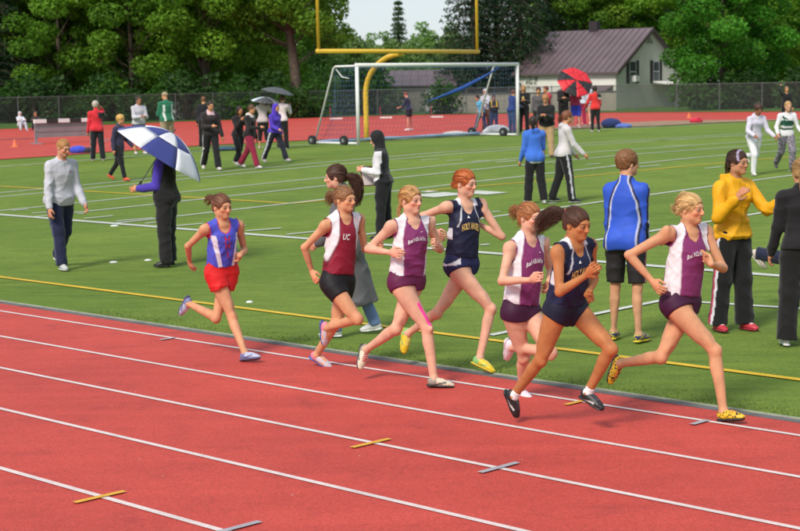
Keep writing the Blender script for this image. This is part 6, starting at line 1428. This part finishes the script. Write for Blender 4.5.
P = other(587, 124.5, 42, 100, dict(armL=(10, 10, 40, 10)), dict(skin=(.62, .38, .28)), 'person in pale blue-grey top and shorts beside the person in red'); jacket(P, (.58, .62, .72), -.1, .028, name='top'); loose_shorts(P, (.55, .58, .66), .1, .40, .10); both(P, (.7, .68, .66)); hair(P, (.60, .62, .68), thick=.014)
P = other(595.5, 132, 45, 100, dict(armL=(14, 22, 40, 20), armR=(10, 8, 30, 0), legL=(3, 2, 2), legR=(-3, 2, 2)), dict(skin=(.35, .16, .1)), 'person in bright red jacket and black trousers right of the red and black umbrella'); jacket(P, (.66, .035, .035), -.14, .034, .072, .054, .009, lambda C, V, t, u, f: (C.__setitem__((u > .06) & (t > .70), (.02, .02, .025)), C.__setitem__((u > .10) & (t > .62) & (t < .74), (.7, .7, .7))), 'jacket', collar=.05); pants(P, (.014, .014, .018), .1, knee=.066, ankle=.06); both(P, (.6, .5, .5)); hair(P, (.03, .016, .014), thick=.015, style='full')

# ================================================================== THINGS ON THE FIELD
# soccer goal: mouth faces the field, frame runs back along the field
gl, gr_ = gpt(358.5, 145.2), gpt(518, 136); uu = unit(V3(*(gr_ - gl)[:2], 0)); bk = V3(-S2, S2, 0)
GH = (145.2 - 66) / pxm(gl); GHR = (136 - 64) / pxm(gr_); GH = (GH + GHR) / 2; goal = empty('soccer_goal', gl); tag(goal, 'white wheeled soccer goal with blue net', 'goal'); GW = float(np.linalg.norm((gr_ - gl)[:2])); sG = GH / 2.44
Lp = lambda a, b, z: tuple(uu * a + bk * b + V3(0, 0, z)); WP = M['white_paint']
for a in (0, GW): MB().tube([Lp(a, 0, 0), Lp(a, 0, GH)], .065, 10).build('post', WP, goal, smooth=True)
MB().tube([Lp(-.06, 0, GH - .005), Lp(GW + .06, 0, GH - .005)], .068, 10).build('crossbar', WP, goal, smooth=True)
for a in (0.02, GW - .02):
    MB().tube([Lp(a, .06, GH - .03), Lp(a, 1.10, GH - .03), Lp(a, 1.20, GH - .10), Lp(a, 2.25, .10)], [.035] * 4, 8).build('stay', WP, goal, smooth=True)
    MB().tube([Lp(a, .06, .06), Lp(a, 2.2, .06)], .045, 8).build('base_bar', WP, goal, smooth=True)
    for b in (.65, 2.3): w = MB().tube([Lp(a - .15, b, .16), Lp(a - .05, b, .16)], .17, 14).build('wheel', M['black_rubber'], goal); MB().tube([Lp(a - .16, b, .16), Lp(a - .04, b, .16)], .07, 10).build('hub', M['grey_metal'], w)
MB().tube([Lp(0, 2.2, .06), Lp(GW, 2.2, .06)], .05, 8).build('rear_bar', WP, goal, smooth=True)
M['net'] = simple('net_cord', (.05, .10, .20), .7, .1); net = MB(); rr_ = .0038
def netline(a, b, sag=0.0): net.tube([a, tuple((np.array(a) + np.array(b)) / 2 - V3(0, 0, sag)), b], rr_, 3, False)
for i in range(1, 16):
    t = i / 16.0; z = GH * (1 - t)
    for a in (0.02, GW - .02): netline(Lp(a, .05, z), Lp(a, 1.15 + 1.1 * t, z), .02); netline(Lp(a, 2.25 * t, .1), Lp(a, min(1.15, 2.25 * t), GH - .05 - max(0, 2.25 * t - 1.15) * 2.1))
    b = 1.15 + 1.1 * t; netline(Lp(0, b, z), Lp(GW, b, z), .05)
for i in range(0, 46): a = GW * i / 45; netline(Lp(a, 1.15, GH - .05), Lp(a, 2.2, .1)); netline(Lp(a, .05, GH - .05), Lp(a, 1.15, GH - .05), .06)
net.build('net', M['net'], goal)
M['pale_net'] = simple('pale_net', (.30, .42, .60), .7, .3, 12.0); M['blue_net'] = simple('blue_net', (.022, .085, .34), .7, .3, 12.0, 0, .6, 40)
def drape(pts, radii, name, mat, parent):
    mb = MB(); mb.tube(pts, radii, 7); o = mb.build(name, mat, parent, smooth=True); return o
drape([Lp(GW - .05, .9, GH - .12), Lp(GW - .6, 1.2, GH - .45), Lp(GW - 1.6, 1.4, GH - .85), Lp(GW - 2.6, 1.6, GH - 1.15), Lp(GW - 3.3, 1.8, GH - 1.35)], [.02, .05, .09, .05, .01], 'gathered_net', M['blue_net'], goal)
drape([Lp(GW * k / 12., 2.0 + .12 * math.sin(k * 2.1), .10) for k in range(13)], [.05 + .02 * math.sin(k * 1.7) for k in range(13)], 'gathered_net', M['pale_net'], goal)
drape([Lp(-.05, .35, GH - .45), Lp(-.05, .7, GH - .40), Lp(-.05, 1.0, GH - .12)], [.012, .02, .012], 'tie_rope', WP, goal)
# football goalpost
M['yellow'] = simple('yellow_paint_gloss', (.74, .47, .045), .35, .08, 3.0)
fp = empty('football_goalpost', tuple(np.array(gl) + uu * GW / 2 + bk * 4.0)); fp.location.z = gz(fp.location.x, fp.location.y); tag(fp, 'yellow gooseneck football goalpost behind the soccer goal', 'goalpost'); FO = np.array(fp.location)
cl, crr = atdepth(314, 51.3, depth(np.array(gl) + bk * 2.0 - uu * .1)), None; cz = cl[2] - FO[2]
ctr_ = np.array(gl) + uu * GW / 2 + bk * 2.0 - FO; XB = GW * .985
for s in (-1, 1): MB().tube([tuple(ctr_[:2] + uu[:2] * s * XB / 2) + (cz,), tuple(ctr_[:2] + uu[:2] * s * XB / 2) + (cz + 6.1,)], .06, 10).build('upright', M['yellow'], fp, smooth=True)
e0, e1 = [tuple(ctr_[:2] + uu[:2] * s * (XB / 2 + .08)) + (cz,) for s in (-1, 1)]; MB().tube([e0, e1], .085, 10).build('crossbar', M['yellow'], fp, smooth=True)
gp = [np.array((0, 0, -.3)), np.array((0, 0, .6)), np.array((0, 0, cz - 1.55))]
for k in range(1, 9): w = math.pi / 2 * k / 8; gp.append(np.array((0, 0, cz - 1.55)) + np.append((ctr_[:2]) * (1 - math.cos(w)), 1.47 * math.sin(w)))
MB().tube([tuple(p) for p in gp], .10, 12).build('gooseneck', M['yellow'], fp, smooth=True)
# steeplechase barrier
b0, b1 = gpt(35, 144.5), gpt(104, 141.5); bv = unit(V3(*(b1 - b0)[:2], 0)); BL = float(np.linalg.norm((b1 - b0)[:2])); bar = empty('steeplechase_barrier', b0, math.atan2(bv[1], bv[0])); tag(bar, 'grey planked barrier with black and white striped top beam on the far track', 'barrier'); HB = (144.5 - 119.5) / pxm(b0)
M['grey_board'] = simple('grey_board', (.22, .23, .24), .7, .15, 2.0); M['beam_black'] = simple('beam_black', (.02, .02, .022), .6)
for k in range(6): MB().box((BL * (k + .5) / 6, 0, HB - .075), (BL / 6 - .005, .15, .15)).build('beam_section', (WP, M['beam_black'])[k % 2], bar)
for k in range(5): MB().box((BL / 2, .02 * (k % 2), HB - .20 - .115 * k), (BL - .04, .04, .105)).build('board', M['grey_board'], bar)
for x in (.08, BL - .08): MB().box((x, .05, HB / 2 - .07), (.09, .09, HB - .16)).build('leg', M['grey_metal'], bar); MB().box((x, 0, .03), (.12, 1.0, .06)).build('foot', M['grey_metal'], bar)
a, b = gpt(-14, 140.5), gpt(34, 139); o = strip('water_jump_edge', a, b, .5, M['kerb'], .05)
# training hurdles seen end on
for px_, py_, lb in ((336, 118.6, 'low training hurdle seen through the left side of the goal'), (386, 117.6, 'low training hurdle left of the person in navy'), (437, 116.8, 'low training hurdle by the shed wall')):
    h_ = gpt(px_, py_ + .8); r = empty('hurdle', h_, math.radians(0)); tag(r, lb, 'hurdle', 'hurdles standing on the far side of the track')
    for y in (0, 1.1): MB().box((0, y, .05), (.75, .07, .07)).build('base', WP, r); MB().tube([(-.33, y, .05), (-.36, y, .80)], .028, 6).build('upright', simple('hurdle_red', (.30, .04, .05), .6) if y == 0 else M['dark_metal'], r)
    MB().box((-.36, .55, .80), (.05, 1.2, .10)).build('cross_board', M['beam_black'], r)
# umbrellas
def umbrella(apex, axis, R, cols, shaft_end, label, seed=0, rot=0.0, depth_=.27, n=8, shaftcol=None):
    apex = np.array(apex); ax = unit(axis); t = unit(np.cross(ax, V3(.1, .9, .3))); b = np.cross(ax, t); base = np.array(shaft_end); o = empty('umbrella', tuple(base)); tag(o, label, 'umbrella', 'umbrellas held open')
    def pt(th, f, off=0.0):
        w = (th / (2 * math.pi / n)) % 1.0; scal = 1 - .07 * f * math.sin(math.pi * w)
        r = R * f * scal; return apex + (t * math.cos(th + rot) + b * math.sin(th + rot)) * r - ax * (R * depth_ * 2 * (1 - math.cos(f * 1.05)) / 1.0 + off) - base
    K = 5
    for s in range(n):
        for ring, (f0, f1) in enumerate(((0.02, .55), (.55, 1.0))):
            V = []; F = []
            for off in (0, .004):
                for i in range(K + 1):
                    for j in range(K + 1): V.append(pt(2 * math.pi * (s + j / K * .999) / n, f0 + (f1 - f0) * i / K, off))
            m_ = (K + 1) ** 2
            for i in range(K):
                for j in range(K):
                    u = i * (K + 1) + j; F.append((u, u + 1, u + K + 2, u + K + 1)); F.append((m_ + u, m_ + u + K + 1, m_ + u + K + 2, m_ + u + 1))
            for i in range(K):
                for e in ((i, i + 1), (K * (K + 1) + i + 1, K * (K + 1) + i), (i * (K + 1) + K, (i + 1) * (K + 1) + K), ((i + 1) * (K + 1), i * (K + 1))): F.append((e[1], e[0], m_ + e[0], m_ + e[1]))
            link('panel', pmesh('panel', V, F, True), cols(s, ring), o)
        MB().tube([tuple(pt(2 * math.pi * s / n, f / 6., .009)) for f in range(7)], .004, 5).build('rib', M['dark_metal'], o)
    MB().tube([tuple(apex - base + ax * .05), tuple(-ax * .05 * 0 + (apex - base) * .12)], .008, 6).build('shaft', M['dark_metal'], o)
    e = apex - base; MB().tube([(0, 0, 0), tuple(e * .16)], .017, 8).build('handle', M['black_rubber'], o, smooth=True); MB().tube([tuple(e + ax * .0), tuple(e + ax * .07)], .010, 6).build('tip', M['dark_metal'], o); return o
nv_, wh_, rd_, bk_, gy_, lb_ = [simple('umbrella_' + n_, c_, .55, .06, 8.0) for n_, c_ in (('navy', (.035, .045, .22)), ('white', (.72, .72, .76)), ('red', (.66, .016, .03)), ('black', (.018, .016, .018)), ('grey', (.085, .09, .10)), ('pale', (.66, .74, .80)))]
Zh = depth(UMB_HAND); hnd = UMB_HAND; apx = atdepth(173, 133, Zh + .02); sb = atdepth(135.5, 190.5, Zh)
UAX = unit(atdepth(52, 19, Zh) - atdepth(0, 100, Zh)) - fw * .06
umbrella(apx, UAX, .72, lambda s, r: (nv_, wh_)[(s + r) % 2], sb, 'blue and white checked golf umbrella held by the man in the black vest', rot=.42, depth_=.50)
Z3 = depth(W3['J']['head']) - .4; umbrella(atdepth(576, 80, Z3 - .25), V3(.20, -.75, .55), .80, lambda s, r: (rd_, bk_)[s % 2 if s != 5 else 0], atdepth(573, 104, Z3 + .5), 'red and black umbrella tilted towards the camera, in front of the house', rot=.3, depth_=.2)
J1 = W1['J']; umbrella(atdepth(266, 97, depth(J1['head']) - .15), V3(.12, -.1, 1), .50, lambda s, r: (wh_, gy_)[1 if s in (1, 2) else 0] if s % 4 else lb_, J1['wrR'] + J1['hdR'] * .07, 'small white and dark umbrella over the woman in pinkish grey', depth_=.30)
J2 = W2['J']; umbrella(atdepth(278.5, 87.5, depth(J2['head']) - .05), V3(.22, -.05, 1), .56, lambda s, r: gy_, J2['wrR'] + J2['hdR'] * .07, 'dark grey umbrella over the woman in pale pink', depth_=.28)
# clipboard
M['clip'] = simple('clipboard_brown', (.20, .07, .035), .6); M['paper'] = simple('paper', (.66, .56, .55), .8, .05)
cbp = atdepth(367.5, 176, depth(CLIP)); cb = empty('clipboard', tuple(cbp), math.radians(-25)); tag(cb, 'brown clipboard with a sheet of paper held by the hooded person', 'clipboard'); cb.rotation_euler = (math.radians(-22), 0, math.radians(35))
MB().box((0, 0, 0), (.24, .008, .33)).build('board', M['clip'], cb); MB().box((0, -.008, -.015), (.21, .004, .27)).build('sheet', M['paper'], cb); MB().box((0, -.012, .145), (.10, .014, .03)).build('clip', M['grey_metal'], cb)
# bags and small things lying about
def lump(name, px_, py_, size, parts, label, cat, rz=0.0, group=None):
    p = gpt(px_, py_); o = empty(name, p, rz); tag(o, label, cat, group)
    for nm, c, rad, col in parts:
        v = Vol(np.array(c) - np.array(rad) * 1.3, np.array(c) + np.array(rad) * 1.3, .02); v.ell(c, np.eye(3), rad, 0); v.cutplane((0, 0, .0), V3(0, 0, -1)); v.folds(.012, 18, 3); finish(nm, v, V3(0, 0, 0), o, col)
    return o
lump('sports_bag', 81, 153.4, 1, [('body', (-.1, 0, .12), (.32, .18, .15), (.05, .08, .55)), ('strap', (.25, 0, .09), (.2, .16, .12), (.03, .03, .05))], 'blue and black sports bag lying behind the red jacket', 'bag')
lump('sports_bag', 611, 128, 1, [('body', (0, 0, .2), (.45, .25, .24), (.025, .04, .14)), ('pocket', (.5, -.1, .08), (.4, .2, .12), (.10, .16, .50))], 'navy sports bag lying right of the person in red', 'bag')
lump('sports_bag', 696, 123, 1, [('body', (0, 0, .12), (.32, .2, .16), (.55, .03, .06)), ('strap', (.1, -.1, .2), (.12, .08, .06), (.45, .02, .05))], 'small red bag on the dirt strip near the far track', 'bag')
lump('cloth_sack', 497, 134.6, 1, [('body', (0, 0, .18), (.5, .3, .22), (.55, .56, .60)), ('fold', (-.35, -.05, .10), (.25, .2, .14), (.62, .62, .66))], 'white cloth sack lying inside the right goalpost', 'sack')
lump('cloth_sack', 455, 135.4, 1, [('body', (0, 0, .08), (.5, .25, .10), (.60, .58, .56)), ('fold', (.3, 0, .06), (.3, .2, .09), (.5, .5, .5))], 'pale flattened cloth lying by the foot of the goal stay', 'sack')
lump('sports_bag', 186, 152, 1, [('body', (0, 0, .07), (.35, .15, .09), (.05, .09, .14)), ('strap', (.2, 0, .06), (.2, .12, .08), (.04, .06, .1))], 'flat dark bag on the grass edge left of the girl with the pink collar', 'bag') if False else lump('sports_bag', 226, 150.8, 1, [('body', (0, 0, .07), (.35, .15, .09), (.05, .09, .14)), ('strap', (.2, 0, .06), (.2, .12, .08), (.04, .06, .1))], 'flat dark bag on the track edge right of the girl with the pink collar', 'bag')
def lathe(prof, n=14):
    m = MB()
    for r_, z in prof:
        for k in range(n): w = 2 * math.pi * k / n; m.v.append((r_ * math.cos(w), r_ * math.sin(w), z))
    for i in range(len(prof) - 1):
        for k in range(n): j = (k + 1) % n; m.f.append((i * n + k, i * n + j, (i + 1) * n + j, (i + 1) * n + k))
    m.f.append(tuple(range((len(prof) - 1) * n, len(prof) * n))); return m
M['disc'] = simple('disc_white', (.74, .74, .72), .6, .05); M['cone'] = simple('cone_orange', (.70, .16, .06), .55, .1)
for px_, py_, lb, k in ((114.5, 226, 'white marker disc on the sideline between coach and umbrella man', 1.0), (113.5, 262.5, 'white marker disc on the turf right of the coach', .8), (148, 260.5, 'white marker disc left of the umbrella man', .7), (249.5, 302.5, 'white marker disc near the yellow line behind the blue singlet', .55)):
    o = lathe([(.05 * k, .010), (.078 * k, .0), (.08 * k, .003), (.06 * k, .016), (.035 * k, .020), (.03 * k, .016)]).build('marker_disc', M['disc'], None, gpt(px_, py_), True); tag(o, lb, 'disc', 'marker discs')
for px_, py_, lb in ((15, 147.5, 'pale small cone on the far track left of the barrier'), (689, 118.5, 'small orange cone on the far track below the maple')):
    o = empty('traffic_cone', gpt(px_, py_)); tag(o, lb, 'cone', 'cones on the far track'); lathe([(.13, .03), (.11, .04), (.03, .30), (.012, .31)]).build('cone', M['cone'], o, smooth=True); MB().box((0, 0, .016), (.32, .32, .03)).build('base', M['cone'], o)
